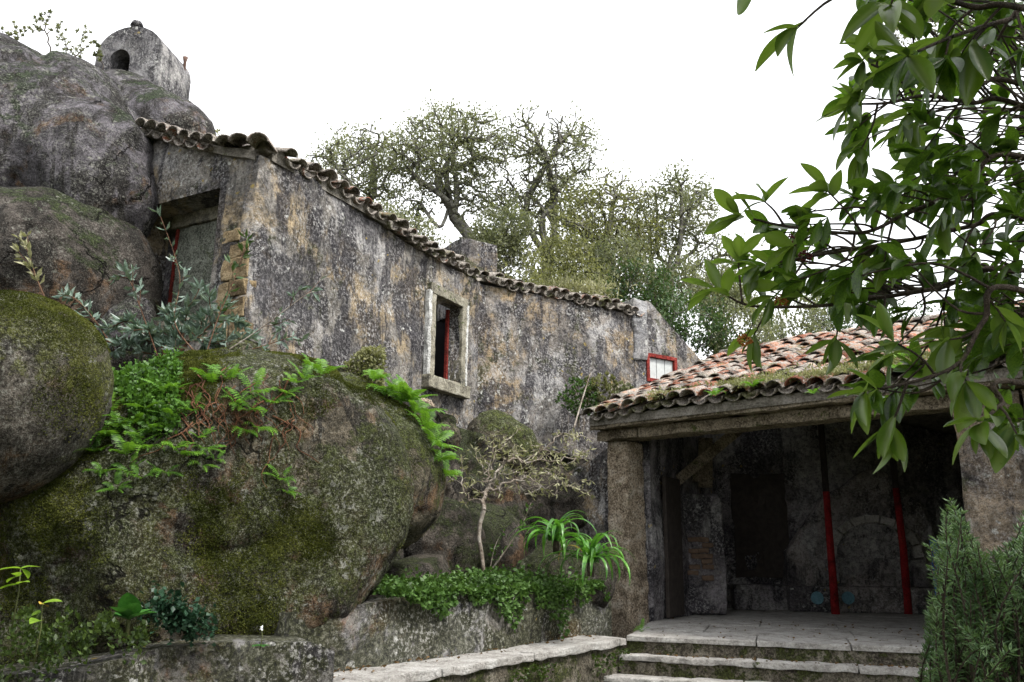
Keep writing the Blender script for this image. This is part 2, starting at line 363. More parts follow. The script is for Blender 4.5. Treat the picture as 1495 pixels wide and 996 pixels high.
def tile_mat(name, grey=.5):
    s = NT(name); r = s.rand(); p = s.pos
    mid = s.noise(7, 7, .75, p); fine = s.noise(55, 5, .75, p)
    red = s.ramp(r, [(.1, (.22, .08, .045)), (.35, (.36, .145, .08)), (.6, (.30, .15, .09)), (.9, (.42, .26, .17))])
    g = s.math('ADD', s.math('ADD', mid, s.math('MULTIPLY', s.math('SUBTRACT', fine, .5), .5)), s.math('MULTIPLY', s.math('SUBTRACT', r, .5), .16))
    c = s.mix(s.math('MULTIPLY', s.sm(g, .60 - grey * .2, .68 - grey * .2), .9), red,
              s.ramp(fine, [(.40, (.07, .065, .06)), (.5, (.26, .245, .22)), (.62, (.48, .46, .42))]))
    c = s.mix(s.math('MULTIPLY', s.sm(s.noise(3.5, 7, .75, s.addv(p, (3, 3, 1))), .52, .60), .85), c, s.ramp(fine, [(.4, (.015, .014, .013)), (.6, (.07, .06, .05))]))
    c = s.mix(s.math('MULTIPLY', s.sm(s.noise(1.5, 7, .75, s.addv(p, (7, 3, 9))), .54, .62), .75), c, s.ramp(fine, [(.4, (.025, .03, .008)), (.6, (.15, .16, .05))]))
    c = s.mix(s.math('MULTIPLY', s.sm(fine, .48, .40), .5), c, (.02, .017, .015))
    return s.done(c, .88, s.bump(s.math('ADD', mid, fine), .8, .015), .25)
def plain_mat(name, col, rough=.6, var=.35, scl=20, spec=.3):
    s = NT(name); n = s.noise(scl, 5, .7)
    c = s.ramp(n, [(.3, tuple(v * (1 - var) for v in col)), (.7, tuple(min(1, v * (1 + var)) for v in col))])
    return s.done(c, rough, s.bump(n, .4, .01), spec)

M = {}
M['wall'] = plaster_mat('weathered_render', .93, .76, .25, tint=(.21, .195, .175), warm=(.37, .285, .17), zbands=4.8)
M['wall_b'] = plaster_mat('weathered_render_far', .74, .76, .35, warm=(.36, .265, .15), tint=(.20, .18, .16), off=5.0, lichen=.7)
M['wall_shed'] = plaster_mat('shed_render', .6, .2, .15, tint=(.29, .23, .17), warm=(.36, .25, .13), off=9, lichen=.25)
M['inner'] = plaster_mat('dark_inner_render', .2, .5, 0, tint=(.18, .165, .175), warm=(.22, .17, .13), off=13, lichen=0)  # darker render tone than the shed's outer walls
M['inner_l'] = plaster_mat('fountain_stone', .2, .35, 0, tint=(.26, .235, .225), warm=(.28, .21, .15), off=17, lichen=.2)
M['tower'] = plaster_mat('tower_render', .15, .65, .1, tint=(.21, .205, .21), off=21, lichen=.5)
M['rock_main'] = rock_mat('mossy_granite', (.17, .145, .105), .80, .84, .74, .72, (.042, .052, .010))
M['rock_lobe'] = rock_mat('mossy_granite_lobe', (.14, .122, .085), .70, .55, .5, .45, off=4)
M['rock_moss'] = rock_mat('moss_covered_granite', (.13, .115, .095), .70, .85, .35, .35, (.075, .082, .016), off=8)
M['rock_dark'] = rock_mat('dark_granite', (.095, .082, .072), .45, .4, .55, .8, (.035, .05, .015), off=12)
M['rock_grey'] = rock_mat('grey_streaked_granite', (.14, .13, .145), .42, .66, .5, .85, (.03, .045, .02), off=16)
M['rock_bank'] = rock_mat('earth_bank_rock', (.10, .085, .07), .6, .15, .45, .6, (.03, .04, .01), off=20)
M['stone'] = stone_mat('frame_stone', [(.10, .095, .08), (.27, .25, .19), (.42, .40, .33)], .25)
M['stone_w'] = stone_mat('whitewashed_edge', [(.3, .3, .28), (.6, .6, .58), (.75, .75, .72)], 0, .7)
M['stone_p'] = plaster_mat('pale_pier_render', .1, .35, .1, tint=(.33, .33, .34), off=41, lichen=.8)
M['stone_o'] = stone_mat('ochre_rubble', [(.12, .085, .05), (.30, .22, .12), (.40, .32, .2)], .15, off=3)
M['pillar'] = stone_mat('granite_pillar', [(.13, .10, .07), (.32, .255, .18), (.48, .42, .34)], .2, .85, off=6, up=0)
M['slab'] = stone_mat('worn_slab', [(.27, .255, .235), (.43, .41, .385), (.54, .53, .51)], .12, .35, off=9, up=-.1)
M['riser'] = stone_mat('mossy_riser', [(.04, .033, .025), (.11, .095, .07), (.22, .2, .16)], .72, .7, off=12, mc=(.028, .034, .006), up=0)
M['planter'] = plaster_mat('mossy_low_wall', .4, .5, 1.05, tint=(.19, .175, .155), warm=(.24, .10, .045), off=30, lichen=.35)
M['ledge'] = plaster_mat('mottled_ledge', .5, .6, 1.0, tint=(.17, .16, .14), warm=(.3, .15, .08), off=36, lichen=.55)
M['tile'] = tile_mat('barrel_tile', .8)
M['tile_old'] = tile_mat('grey_barrel_tile', 1.3)
M['mortar'] = stone_mat('mortar', [(.12, .11, .09), (.22, .2, .17), (.3, .28, .25)], .35)
M['beam'] = stone_mat('old_beam', [(.10, .08, .055), (.23, .19, .135), (.34, .29, .22)], .3, .8, off=15, up=0)
M['timber'] = plain_mat('dark_timber', (.035, .028, .024), .8, .5, 12)
M['red'] = stone_mat('red_paint', [(.10, .014, .010), (.24, .022, .016), (.32, .06, .045)], 0, .6, off=52)
M['redpost'] = stone_mat('red_post_paint', [(.16, .008, .010), (.34, .014, .018), (.40, .035, .03)], 0, .55, off=50)
M['door'] = stone_mat('lichened_door', [(.09, .10, .08), (.19, .20, .165), (.30, .32, .27)], .1, .8, off=18)
M['dark'] = plain_mat('dark_inside', (.022, .021, .024), .9, .3, 4)  # shade of unlit interiors put into a near-black colour
M['pane'] = plain_mat('whitened_pane', (.42, .44, .43), .4, .2, 9, .5)
M['iron'] = plain_mat('rusty_iron', (.09, .05, .035), .7, .4, 25)
M['brick'] = plain_mat('bared_brick', (.12, .08, .055), .9, .5, 16)
M['blue'] = plain_mat('blue_glaze', (.10, .22, .27), .4, .4, 30)
M['azulejo'] = plain_mat('blue_cloth', (.02, .07, .24), .7, .3, 12)
M['bark'] = stone_mat('lichened_bark', [(.05, .047, .04), (.13, .125, .105), (.26, .255, .22)], .3, .5, off=2, mc=(.06, .066, .022))
M['bark_d'] = stone_mat('dark_bark', [(.035, .028, .02), (.08, .06, .045), (.14, .11, .085)], .1, .4)
M['twig'] = stone_mat('pale_twig', [(.13, .10, .075), (.28, .235, .19), (.46, .42, .37)], 0, .4)
M['twig_r'] = stone_mat('reddish_twig', [(.07, .035, .02), (.16, .085, .05), (.24, .15, .1)], 0, .4)
M['stem'] = plain_mat('green_stem', (.08, .09, .03), .7, .3, 20)
M['oak'] = leaf_mat('oak_leaves', [(.06, .075, .038), (.14, .155, .085), (.25, .26, .16)], .6, .35)
M['oak_y'] = leaf_mat('yellowish_leaves', [(.07, .08, .03), (.15, .16, .065), (.25, .25, .12)], .6, .35)
M['ever'] = leaf_mat('evergreen_leaves', [(.018, .04, .014), (.04, .085, .025), (.08, .13, .04)], .5, .25)
M['fern'] = leaf_mat('fern_fronds', [(.035, .095, .010), (.08, .20, .018), (.16, .31, .035)], .5, .35, scl=3)
M['clover'] = leaf_mat('clover_leaves', [(.03, .075, .012), (.06, .145, .02), (.12, .24, .04)], .5, .3, scl=4)
M['ivy'] = leaf_mat('trailing_leaves', [(.025, .055, .012), (.055, .12, .022), (.10, .18, .045)], .5, .25, scl=3)
M['ivy_d'] = leaf_mat('dark_ivy', [(.008, .028, .014), (.018, .05, .026), (.03, .075, .04)], .45, .15, scl=5)
M['silver'] = leaf_mat('silvery_leaves', [(.045, .085, .06), (.10, .16, .12), (.24, .30, .26)], .35, .2, .5, scl=7)
M['dry'] = leaf_mat('pale_curled_leaves', [(.10, .10, .05), (.24, .235, .13), (.46, .45, .30)], .6, .3, scl=9)
M['rose'] = leaf_mat('needle_leaves', [(.025, .058, .02), (.065, .13, .045), (.18, .27, .12)], .5, .2, scl=6)
M['strap'] = leaf_mat('strap_leaves', [(.022, .085, .01), (.05, .17, .018), (.11, .27, .035)], .35, .3, .5, scl=5)
M['weed'] = leaf_mat('weed_leaves', [(.012, .025, .006), (.035, .06, .012), (.085, .13, .028)], .5, .3, scl=5)
M['limeleaf'] = leaf_mat('lime_leaves', [(.10, .2, .015), (.18, .32, .03), (.28, .42, .05)], .5, .4, scl=5)
M['roset'] = leaf_mat('rosette_leaves', [(.02, .085, .014), (.035, .13, .02), (.06, .17, .035)], .45, .25, scl=6)
M['dryleaf'] = plain_mat('dead_leaf', (.34, .24, .04), .7, .4, 30)
M['white'] = plain_mat('white_petal', (.75, .76, .78), .6, .1, 30)
M['berry'] = plain_mat('orange_berry', (.34, .13, .025), .5, .6, 60)
M['berry_r'] = plain_mat('dark_red_berry', (.12, .018, .02), .5, .5, 60)
M['roots'] = stone_mat('reddish_roots', [(.07, .03, .018), (.17, .075, .04), (.27, .14, .08)], 0, .5)
def big_leaf_mat():
    s = NT('glossy_laurel_leaf'); o = s.obj(); xyz = s.sep(o); r = s.rand()
    ax = s.math('ABSOLUTE', xyz[0]); rib = s.sm(ax, .014, .004)
    vein = s.math('MULTIPLY', s.sm(s.math('ABSOLUTE', s.math('SINE', s.math('MULTIPLY', s.math('ADD', xyz[1], s.math('MULTIPLY', ax, -.8)), 62))), .18, .02), .25)
    g = s.ramp(r, [(0, (.024, .06, .008)), (.4, (.05, .115, .012)), (.75, (.095, .175, .018)), (1, (.17, .26, .03))])
    c = s.mix(s.math('MAXIMUM', s.math('MULTIPLY', rib, .8), vein), g, (.16, .22, .07))
    back = s.new('ShaderNodeNewGeometry').outputs['Backfacing']
    c = s.mix(back, c, s.mix(.4, c, (.10, .16, .05)))
    c = s.mix(s.math('MULTIPLY', s.sm(s.noise(55, 4, .6), .6, .72), .45), c, (.05, .045, .015))
    return s.done(c, .30, s.bump(s.noise(40, 3, .5), .15, .003), .5, .45, tcol=s.mix(.6, c, (.22, .36, .02)))
M['laurel'] = big_leaf_mat()

# ------------------------------------------------------------------ ground and hillside
def hill(x, y):
    top = 10.0 - 4.2 * sstep(-3, 7, x)
    h = top * sstep(15.2, 23, y)
    h = np.maximum(h, 3.2 * sstep(-1.2, -2.0, x - (y - 11) * .5) * sstep(8.5, 9.5, y) * sstep(9, 5, np.abs(x + 3)))
    h = np.maximum(h, 6.0 * sstep(-4.6, -7.5, x) * sstep(7, 11, y))
    h = h + sstep(24, 60, y) * 3 - sstep(80, 300, y) * 9
    return h
def hillz(x, y): return float(hill(np.array(x, float), np.array(y, float)))
gx = np.concatenate([np.linspace(-400, -30, 12), np.linspace(-28, 30, 88), np.linspace(34, 400, 12)])
gy = np.concatenate([np.linspace(-300, -12, 8), np.linspace(-10, 45, 84), np.linspace(50, 500, 14)])
GX, GY = np.meshgrid(gx, gy, indexing='ij')
GZ = hill(GX, GY) + 0.18 * fbm(np.stack([GX * .6, GY * .6, 0 * GX], -1), 3, 5) * sstep(13, 18, GY)
ni, nj = len(gx), len(gy)
idx = np.arange(ni * nj).reshape(ni, nj)
GF = np.stack([idx[:-1, :-1], idx[1:, :-1], idx[1:, 1:], idx[:-1, 1:]], -1).reshape(-1, 4)
s_ = NT('leaf_litter_ground')
M['ground'] = s_.done(s_.mix(s_.sm(s_.noise(.7, 6, .65), .42, .6), s_.ramp(s_.noise(22, 5, .7), [(.3, (.03, .02, .012)), (.7, (.10, .07, .04))]),
                             s_.ramp(s_.noise(30, 4, .7), [(.3, (.02, .035, .008)), (.7, (.07, .10, .025))])), .95, s_.bump(s_.noise(25, 5, .7), .8, .04), .1)
add('ground', np.stack([GX, GY, GZ], -1).reshape(-1, 3), GF, M['ground'], smooth=True, kind='structure',
    label='dark wooded hillside and courtyard ground', cat='ground')

# ------------------------------------------------------------------ house on the rock
C0 = at(378, 240, 7.7); C0[2] = 0
w1 = nrm([.473, .881, 0]); n1 = np.array([w1[1], -w1[0], 0])          # long wall, recedes to the right
Jp = on_plane(700, 405, C0, n1); Jp[2] = 0
Ep = on_z(925, 452, 5.44); Ep[2] = 0
w2 = nrm(Ep - Jp); n2 = np.array([w2[1], -w2[0], 0])                  # second wall, turns towards the shed
w0 = -n1; n0 = -w1                                                    # door gable, faces the camera
L1 = float(np.linalg.norm(Jp - C0)); L2 = float(np.linalg.norm(Ep - Jp))
def sz(x, y, p, d, n): q = on_plane(x, y, p, n); return float(np.dot(q - p, d)), float(q[2])

def wall_panel(name, p, d, n, s0, s1, zb, zt, mat, holes=(), th=.45, cell=.06, amp=.028, seed=0, parent=None):
    """a rendered wall: wavy front with openings, top and back. zt is a list of (s, z)."""
    ss = list(np.arange(s0, s1, cell)) + [s1]
    zmax = max(z for _, z in zt); ts = list(np.linspace(0, 1, int((zmax - zb) / cell) + 1))
    for a, b, c, e in holes: ss += [a, b]
    ss = np.array(sorted(ss)); keep = [0]
    hs = [v for h in holes for v in h[:2]]
    for i in range(1, len(ss)):
        if ss[i] - ss[keep[-1]] > .012: keep.append(i)
        elif ss[i] in hs: keep[-1] = i
    ss = ss[keep]
    ztop = np.interp(ss, [a for a, _ in zt], [b for _, b in zt])
    zs = list(np.linspace(zb, zmax, len(ts)))
    for a, b, c, e in holes: zs += [c, e]
    zs = np.array(sorted(zs))
    Zg = np.minimum(zs[None, :], ztop[:, None] + 0 * zs[None, :])
    S = np.repeat(ss[:, None], len(zs), 1)
    P = p[None, None] + S[..., None] * d + Zg[..., None] * Z
    fade = np.ones_like(S)
    for a, b, c, e in holes:
        dx = np.maximum(np.maximum(a - S, S - b), 0); dz = np.maximum(np.maximum(c - Zg, Zg - e), 0)
        fade *= sstep(0.0, .12, np.maximum(dx, dz))
    fade *= sstep(0, .05, S - s0) * sstep(0, .05, s1 - S)
    disp = (fbm(P * 1.3, 4, seed) * amp * 1.4 + fbm(P * 6, 3, seed + 9) * amp * .5) * fade
    P = P + disp[..., None] * n
    a_, b_ = S.shape; id_ = np.arange(a_ * b_).reshape(a_, b_)
    Fq = []
    for i in range(a_ - 1):
        for j in range(b_ - 1):
            cs = (ss[i] + ss[i + 1]) / 2; cz = (zs[j] + zs[j + 1]) / 2
            if any(h[0] < cs < h[1] and h[2] < cz < h[3] for h in holes): continue
            if Zg[i, j + 1] - Zg[i, j] < 1e-5 and Zg[i + 1, j + 1] - Zg[i + 1, j] < 1e-5: continue
            Fq.append([id_[i, j], id_[i + 1, j], id_[i + 1, j + 1], id_[i, j + 1]])
    V = P.reshape(-1, 3); k = len(V)
    back_t = P[:, -1] - n * th; back_b = p[None] + ss[:, None] * d + zb * Z - n * th
    V = np.vstack([V, back_t, back_b]); bt = k + np.arange(a_); bb = k + a_ + np.arange(a_)
    for i in range(a_ - 1):
        Fq.append([id_[i, -1], id_[i + 1, -1], bt[i + 1], bt[i]])
        if not any(h[0] < (ss[i] + ss[i + 1]) / 2 < h[1] for h in holes): Fq.append([bt[i], bt[i + 1], bb[i + 1], bb[i]])
    for i, rev in ((0, 1), (a_ - 1, 0)):
        for j in range(b_ - 1):
            pass
        Fq.append([id_[i, 0], id_[i, -1], bt[i], bb[i]])
    for a, b, c, e in holes:       # the reveals of the opening, through the thickness of the wall
        q = [p + a * d + c * Z, p + b * d + c * Z, p + b * d + e * Z, p + a * d + e * Z]; k = len(V)
        V = np.vstack([V, q, [v - n * th for v in q]])
        Fq += [[k, k + 1, k + 5, k + 4], [k + 1, k + 2, k + 6, k + 5], [k + 2, k + 3, k + 7, k + 6], [k + 3, k, k + 4, k + 7]]
        # back face around the opening
        k2 = len(V); zt_ = float(np.interp((a + b) / 2, [x for x, _ in zt], [y for _, y in zt]))
        V = np.vstack([V, [p + a * d + zb * Z - n * th, p + b * d + zb * Z - n * th, p + a * d + zt_ * Z - n * th, p + b * d + zt_ * Z - n * th]])
        Fq += [[k2, k2 + 1, k + 5, k + 4], [k + 7, k + 6, k2 + 3, k2 + 2]]
    return add(name, V, np.array(Fq), mat, parent, smooth=False)

house = thing('monastery_house', 'long stained masonry house with wavy tiled eaves standing above the boulders', 'house', (*C0[:2], 2.6))
wl = sz(634, 431, C0, w1, n1); wr = sz(672, 449, C0, w1, n1); wb1 = sz(633, 550, C0, w1, n1); wb2 = sz(671, 564, C0, w1, n1)
win = (wl[0], wr[0], (wb1[1] + wb2[1]) / 2, (wl[1] + wr[1]) / 2)
EAVE1 = [(0, 5.42), (.45, 5.47), (1.0, 5.50), (2.7, 5.36), (L1, 5.34)]
wall_panel('long_wall', C0, w1, n1, 0, L1, 2.3, EAVE1, M['wall'], [win], th=.17, seed=1, parent=house, amp=.035)
EAVE2 = [(0, 5.34), (L2, 5.36)]
EAVE3 = [(L2, 5.36), (L2 + .02, 5.50), (L2 + .32, 5.66), (L2 + .4, 5.62), (4.7, 4.6), (5.3, 4.2)]
hw = sz(946, 519, Jp, w2, n2), sz(985, 560, Jp, w2, n2), sz(985, 528, Jp, w2, n2), sz(945, 551, Jp, w2, n2)
sw = (hw[0][0], hw[1][0], (hw[1][1] + hw[3][1]) / 2, (hw[0][1] + hw[2][1]) / 2)
wall_panel('angled_wall', Jp, w2, n2, 0, L2, 2.2, EAVE2, M['wall_b'], seed=3, parent=house)
dr = sz(320, 272, C0, w0, n0), sz(302, 455, C0, w0, n0); dl = sz(215, 300, C0, w0, n0)
door = (dr[0][0] - .02, 1.72, dr[1][1] - .07, dr[0][1] - .02)
VERGE = [(0, 5.40), (.5, 5.56), (1.0, 5.74), (1.5, 5.97), (2.1, 6.2)]
wall_panel('door_wall', C0, w0, n0, 0, 2.1, 2.9, VERGE, M['wall'], [door], th=.5, seed=5, parent=house)
# hidden sides: inner floor, rear wall, roof slab behind the eaves
inn = C0 - n1 * 3.0
poly_obj('rear_wall', *prism([inn[:2], (inn + w1 * 5)[:2], (Ep - n1 * 1.2)[:2], (Ep - n1 * 1.0)[:2], (inn + w1 * 5.2 - n1 * .4)[:2], (inn - n1 * .4)[:2]], 2.3, 5.6), M['dark'], house)
poly_obj('inner_floor', *prism([(C0 - n1 * .46 + w1 * .5)[:2], (Jp - n1 * .46)[:2], (Ep - n2 * .5)[:2], (Ep - n1 * 1.2)[:2], (inn + w1 * .5)[:2]], 2.6, 3.2), M['dark'], house)
def roof_strip(p, d, n, s0, s1, ze, run, pitch, name):
    t = math.tan(pitch)
    a = p + d * s0 + n * .02; b = p + d * s1 + n * .02
    V = []
    for dz in (0.02, .12):
        for q, r in ((a, 0), (b, 0), (b, run), (a, run)):
            v = q - n * r; V.append([v[0], v[1], ze + r * t + dz])
    return poly_obj(name, np.array(V), BOXF.tolist(), M['mortar'], house)
roof_strip(C0, w1, n1, 0.15, L1, 5.40, 3.0, math.radians(16), 'roof_deck')
roof_strip(Jp, w2, n2, 0, L2, 5.36, 2.4, math.radians(16), 'roof_deck')

# barrel tile: half-cone shell, 0.46 m long, convex up, axis +Y pointing up the slope, wide end at y = 0
def tile_mesh(name, mat, r0=.105, r1=.085, L=.46, th=.016, seg=7, arc=math.pi * .98):
    V = []
    for y, r in ((0, r0), (L, r1)):
        for rr in (r, r - th):
            for k in range(seg + 1):
                a = math.pi / 2 + arc / 2 - arc * k / seg
                V.append([rr * math.cos(a), y, rr * math.sin(a) * .82])
    n = seg + 1; Fq = []
    for k in range(seg):
        Fq += [[k, k + 1, 2 * n + k + 1, 2 * n + k], [n + k + 1, n + k, 3 * n + k, 3 * n + k + 1],
               [k + 1, k, n + k, n + k + 1], [2 * n + k, 2 * n + k + 1, 3 * n + k + 1, 3 * n + k]]
    for k in (0, seg): Fq.append([k, 2 * n + k, 3 * n + k, n + k])
    return np_mesh(name, V, np.array(Fq), mat, False)
ME_TILE = tile_mesh('tile', M['tile']); ME_TILE_OLD = tile_mesh('tile', M['tile_old'])
ME_CHAN = tile_mesh('tile', M['tile_old'], .095, .075)
def place_tile(me, p, along, up_n, parent, name='tile', roll=0., flip=False, scale=1.0):
    """along: direction up the slope; up_n: surface normal"""
    y = nrm(along); z = nrm(up_n - y * np.dot(up_n, y)); x = np.cross(y, z)
    if flip: z = -z; x = -x
    x2 = x * math.cos(roll) + z * math.sin(roll); z2 = np.cross(x2, y)
    o = bpy.data.objects.new(name, me); COL.objects.link(o); o.parent = parent
    o.matrix_parent_inverse = Matrix.Translation(-Vector(parent.location))
    m = frame(x2 * scale, y * scale, z2 * scale, p); o.matrix_basis = m
    return o
def eave(p, d, n, s0, s1, zf, pitch, sp, parent, rows=2, over=.11, rg=rng):
    t = math.tan(pitch); al = nrm(-n + Z * t); un = nrm(n * t + Z); k = 0; s = s0
    while s < s1:
        ze = zf(s) + rg.normal(0, .018)
        for r in range(rows):
            q = p + d * s + n * (over + rg.normal(0, .025)) + al * r * .34 + Z * (ze + .065 + r * .02)
            place_tile(ME_TILE_OLD, q, nrm(al + rg.normal(0, .05, 3)), nrm(un + rg.normal(0, .08, 3)), parent, roll=rg.normal(0, .1), scale=rg.uniform(.76, .92))
        q = p + d * (s + sp / 2) + n * (over - .03) + Z * (ze + .055)
        place_tile(ME_CHAN, q, nrm(al + rg.normal(0, .03, 3)), un, parent, flip=True, roll=rg.normal(0, .05))
        s += sp * rg.uniform(.94, 1.06)
e1i = ([a for a, _ in EAVE1], [b for _, b in EAVE1])
eave(C0, w1, n1, .30, L1 - .05, lambda s: float(np.interp(s, *e1i)), math.radians(17), .225, house)
eave(Jp, w2, n2, .05, L2 + .03, lambda s: 5.35, math.radians(17), .205, house)
# verge over the door gable: short tiles laid across the slope, open ends to the camera
for s in np.arange(.62, 1.75, .185):
    z = float(np.interp(s, [a for a, _ in VERGE], [b for _, b in VERGE]))
    place_tile(ME_TILE_OLD, C0 + w0 * s + n0 * .15 + Z * (z + .05), nrm(-n0 + Z * .10 + rng.normal(0, .05, 3)), nrm(Z + w0 * -.3), house, scale=rng.uniform(.95, 1.1))
    place_tile(ME_CHAN, C0 + w0 * (s + .09) + n0 * .12 + Z * (z + .06), nrm(-n0 + Z * .1), nrm(Z + w0 * -.3), house, flip=True)
for s, k in ((-.02, 1.1), (.24, 1.1), (.45, .95)):      # mortared hip tiles at the corner
    z = 5.47 + max(0, s) * .22
    place_tile(ME_TILE_OLD, C0 + w0 * s + n0 * .16 + n1 * .10 + Z * z, nrm(-n0 - n1 * .55 + Z * .25 + rng.normal(0, .05, 3)), Z, house, scale=k)
poly_obj('corner_mortar', *obox(C0 + w0 * .26 - n0 * .16 + Z * 5.535, w0 * .30, n0 * .15, Z * .055), M['mortar'], house, bevel=.03, rough=.04, cuts=.06)
vg = [(0.05, 5.36), (.5, 5.52), (1.0, 5.71), (1.6, 5.97), (2.05, 6.12)]
V = []
for dz in (0, .10):
    for s, z in vg: q = C0 + w0 * s + n0 * .03 + Z * (z + dz); V.append(q)
    for s, z in vg[::-1]: q = C0 + w0 * s - n0 * 1.2 + Z * (z + dz); V.append(q)
n_ = len(vg) * 2
poly_obj('verge_mortar', np.array(V), [list(range(n_))[::-1], list(range(n_, 2 * n_))] + [[i, (i + 1) % n_, n_ + (i + 1) % n_, n_ + i] for i in range(n_)], M['mortar'], house, rough=.02, cuts=.15)

# window of the long wall: stone frame, whitewashed edges, sill, red casement inside
def wbox(s0, s1, z0, z1, d0, d1, p=C0, d=w1, n=n1):     # box on a wall; d0, d1: distance out of the wall
    c = p + d * (s0 + s1) / 2 + n * (d0 + d1) / 2 + Z * (z0 + z1) / 2
    return obox(c, d * (s1 - s0) / 2, n * (d1 - d0) / 2, Z * (z1 - z0) / 2)
window = link('window', None, parent=None); window.location = house.location; child_world(window, house)
window.location = house.location
a, b, c, e = win
fw_ = .13
def wpart(name, *r, mat=M['stone'], par=None, bevel=.012, rough=.012, **k):
    return poly_obj(name, *wbox(*r, **k), mat, par, bevel=bevel, rough=rough, cuts=.08, seed=int(abs(r[0]) * 100))
wpart('jamb', a - fw_, a - .002, c, e, -.15, .045, par=window)
wpart('jamb', b + .002, b + fw_, c, e, -.15, .045, par=window)
wpart('lintel', a - fw_, b + fw_, e + .003, e + .14, -.15, .05, par=window)
wpart('sill', a - .19, b + .17, c - .17, c - .003, -.15, .10, par=window)
wpart('white_edge', a - fw_ - .05, a - fw_ + .02, c - .02, e + .02, -.02, .055, mat=M['stone_w'], par=window, rough=.02)
wpart('white_edge', b + fw_ - .03, b + fw_ + .02, c - .05, e + .06, -.02, .055, mat=M['stone_w'], par=window, rough=.02)
wpart('casement', a + .002, a + .05, c + .01, e - .01, -.22, -.175, mat=M['red'], par=window, rough=0, bevel=.004)
wpart('casement', b - .03, b + .02, c + .01, e - .01, -.22, -.175, mat=M['red'], par=window, rough=0, bevel=.004)
# small shuttered window in the wing
wing = thing('wing_wall', 'lichened gable wall with a sloping top between the house and the tiled shed', 'wall', (*Ep[:2], 2.6))
wall_panel('wall', Jp, w2, n2, L2 + .004, 5.3, 2.2, EAVE3, M['wall_b'], [sw], th=.5, seed=7, parent=wing, cell=.05)
poly_obj('pier', *wbox(L2 - .03, L2 + .26, 4.6, 5.62, -.3, .035, p=Jp, d=w2, n=n2), M['stone_p'], wing, bevel=.03, rough=.04, cuts=.06)
small = link('window', None); small.location = wing.location; child_world(small, wing); small.location = wing.location
a, b, c, e = sw
for r in ((a - .05, a + .012, c - .05, e + .05), (b - .012, b + .05, c - .05, e + .05), (a + .014, b - .014, e - .01, e + .052), (a + .014, b - .014, c - .052, c + .01)):
    wpart('frame', *r, -.05, .03, mat=M['red'], par=small, rough=0, bevel=.004, p=Jp, d=w2, n=n2)
w3 = (b - a - .024) / 3
for k in range(3):
    wpart('pane', a + .012 + k * w3 + .006, a + .012 + (k + 1) * w3 - .006, c + .012, e - .012, -.04, -.02, mat=M['pane'], par=small, rough=0, bevel=0, p=Jp, d=w2, n=n2)
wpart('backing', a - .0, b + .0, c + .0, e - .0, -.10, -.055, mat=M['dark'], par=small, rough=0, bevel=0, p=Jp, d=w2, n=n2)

# door of the gable: deep reveal, plank lintel, red frame, lichened leaf
dk = link('door', None); dk.location = house.location; child_world(dk, house); dk.location = house.location
a, b, c, e = door
K = dict(p=C0, d=w0, n=n0)
wpart('inner_lintel', a + .003, b - .003, e - .16, e - .01, -.48, -.30, mat=M['stone'], par=dk, **K)
d_l = sz(250, 400, C0 - n0 * .32, w0, n0)[0]
wpart('leaf', a + .02, d_l - .03, c + .12, e - .165, -.40, -.34, mat=M['door'], par=dk, rough=.01, bevel=.004, **K)
wpart('post', d_l - .018, d_l + .018, c + .06, e - .165, -.42, -.33, mat=M['red'], par=dk, rough=0, bevel=.004, **K)
wpart('threshold', a + .005, d_l + .03, c + .055, c + .115, -.42, -.28, mat=M['red'], par=dk, rough=0, bevel=.004, **K)
wpart('sill', a + .005, b, c - .1, c + .05, -.46, .05, mat=M['stone'], par=dk, **K)
wpart('infill', d_l + .032, b + .1, c, e, -.46, -.40, mat=M['inner'], par=dk, rough=.02, **K)
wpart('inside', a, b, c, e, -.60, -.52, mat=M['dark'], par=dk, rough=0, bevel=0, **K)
# rubble bared at the corner under the render
for k, (s0, s1, z0, z1, o) in enumerate([(.05, .30, 4.36, 4.50, .012), (.0, .36, 4.13, 4.345, .02), (.01, .22, 3.95, 4.12, .03), (.24, .40, 3.92, 4.11, .018), (.02, .38, 3.72, 3.93, .028), (-.01, .16, 3.45, 3.70, .03), (.18, .36, 3.48, 3.70, .04), (.0, .33, 3.2, 3.43, .04), (.16, .40, 4.53, 4.66, .01)]):
    poly_obj('stone', *wbox(s0, s1, z0, z1, -.12, o, **K), M['stone_o'], house, bevel=.014, rough=.03, cuts=.05, seed=40 + k)
for k, (s0, s1, z0, z1) in enumerate([(-.06, .10, 3.6, 3.85), (-.06, .12, 3.9, 4.08)]):
    pass
# chimney seen behind the eaves
cc = at(683, 380, 13.0)
chim = poly_obj('chimney', *obox(cc + np.array([0, 0, -.40]), w2 * .34, n2 * .38, Z * .62), M['wall_b'], house, bevel=.02, rough=.02, cuts=.12)

# ------------------------------------------------------------------ tiled shed
A0 = at(946, 913, 10.0); FZ = float(A0[2]); A0[2] = 0
e1 = nrm([.72, -.69, 0]); e2 = np.array([-e1[1], e1[0], 0])
def sp_(u, v, z=0.0): return A0 + e1 * u + e2 * v + Z * z        # shed coordinates
PIT = math.radians(21); TP = math.tan(PIT); VE = -.36; ZE = 3.17; VR = 3.15
def roof_z(v): return ZE + (v - VE) * TP if v < VR else ZE + (VR - VE) * TP - (v - VR) * TP
shed = thing('tiled_shed', 'open fronted stone shed with mossy red barrel tile roof', 'shed', (A0[0], A0[1], FZ))
U0, U1 = -.66, 6.6
def slab_uv(name, quad, zt, th, mat, **k):
    V = [sp_(u, v, zt(u, v) - th) for u, v in quad] + [sp_(u, v, zt(u, v)) for u, v in quad]
    return poly_obj(name, np.array(V), BOXF.tolist(), mat, shed, **k)
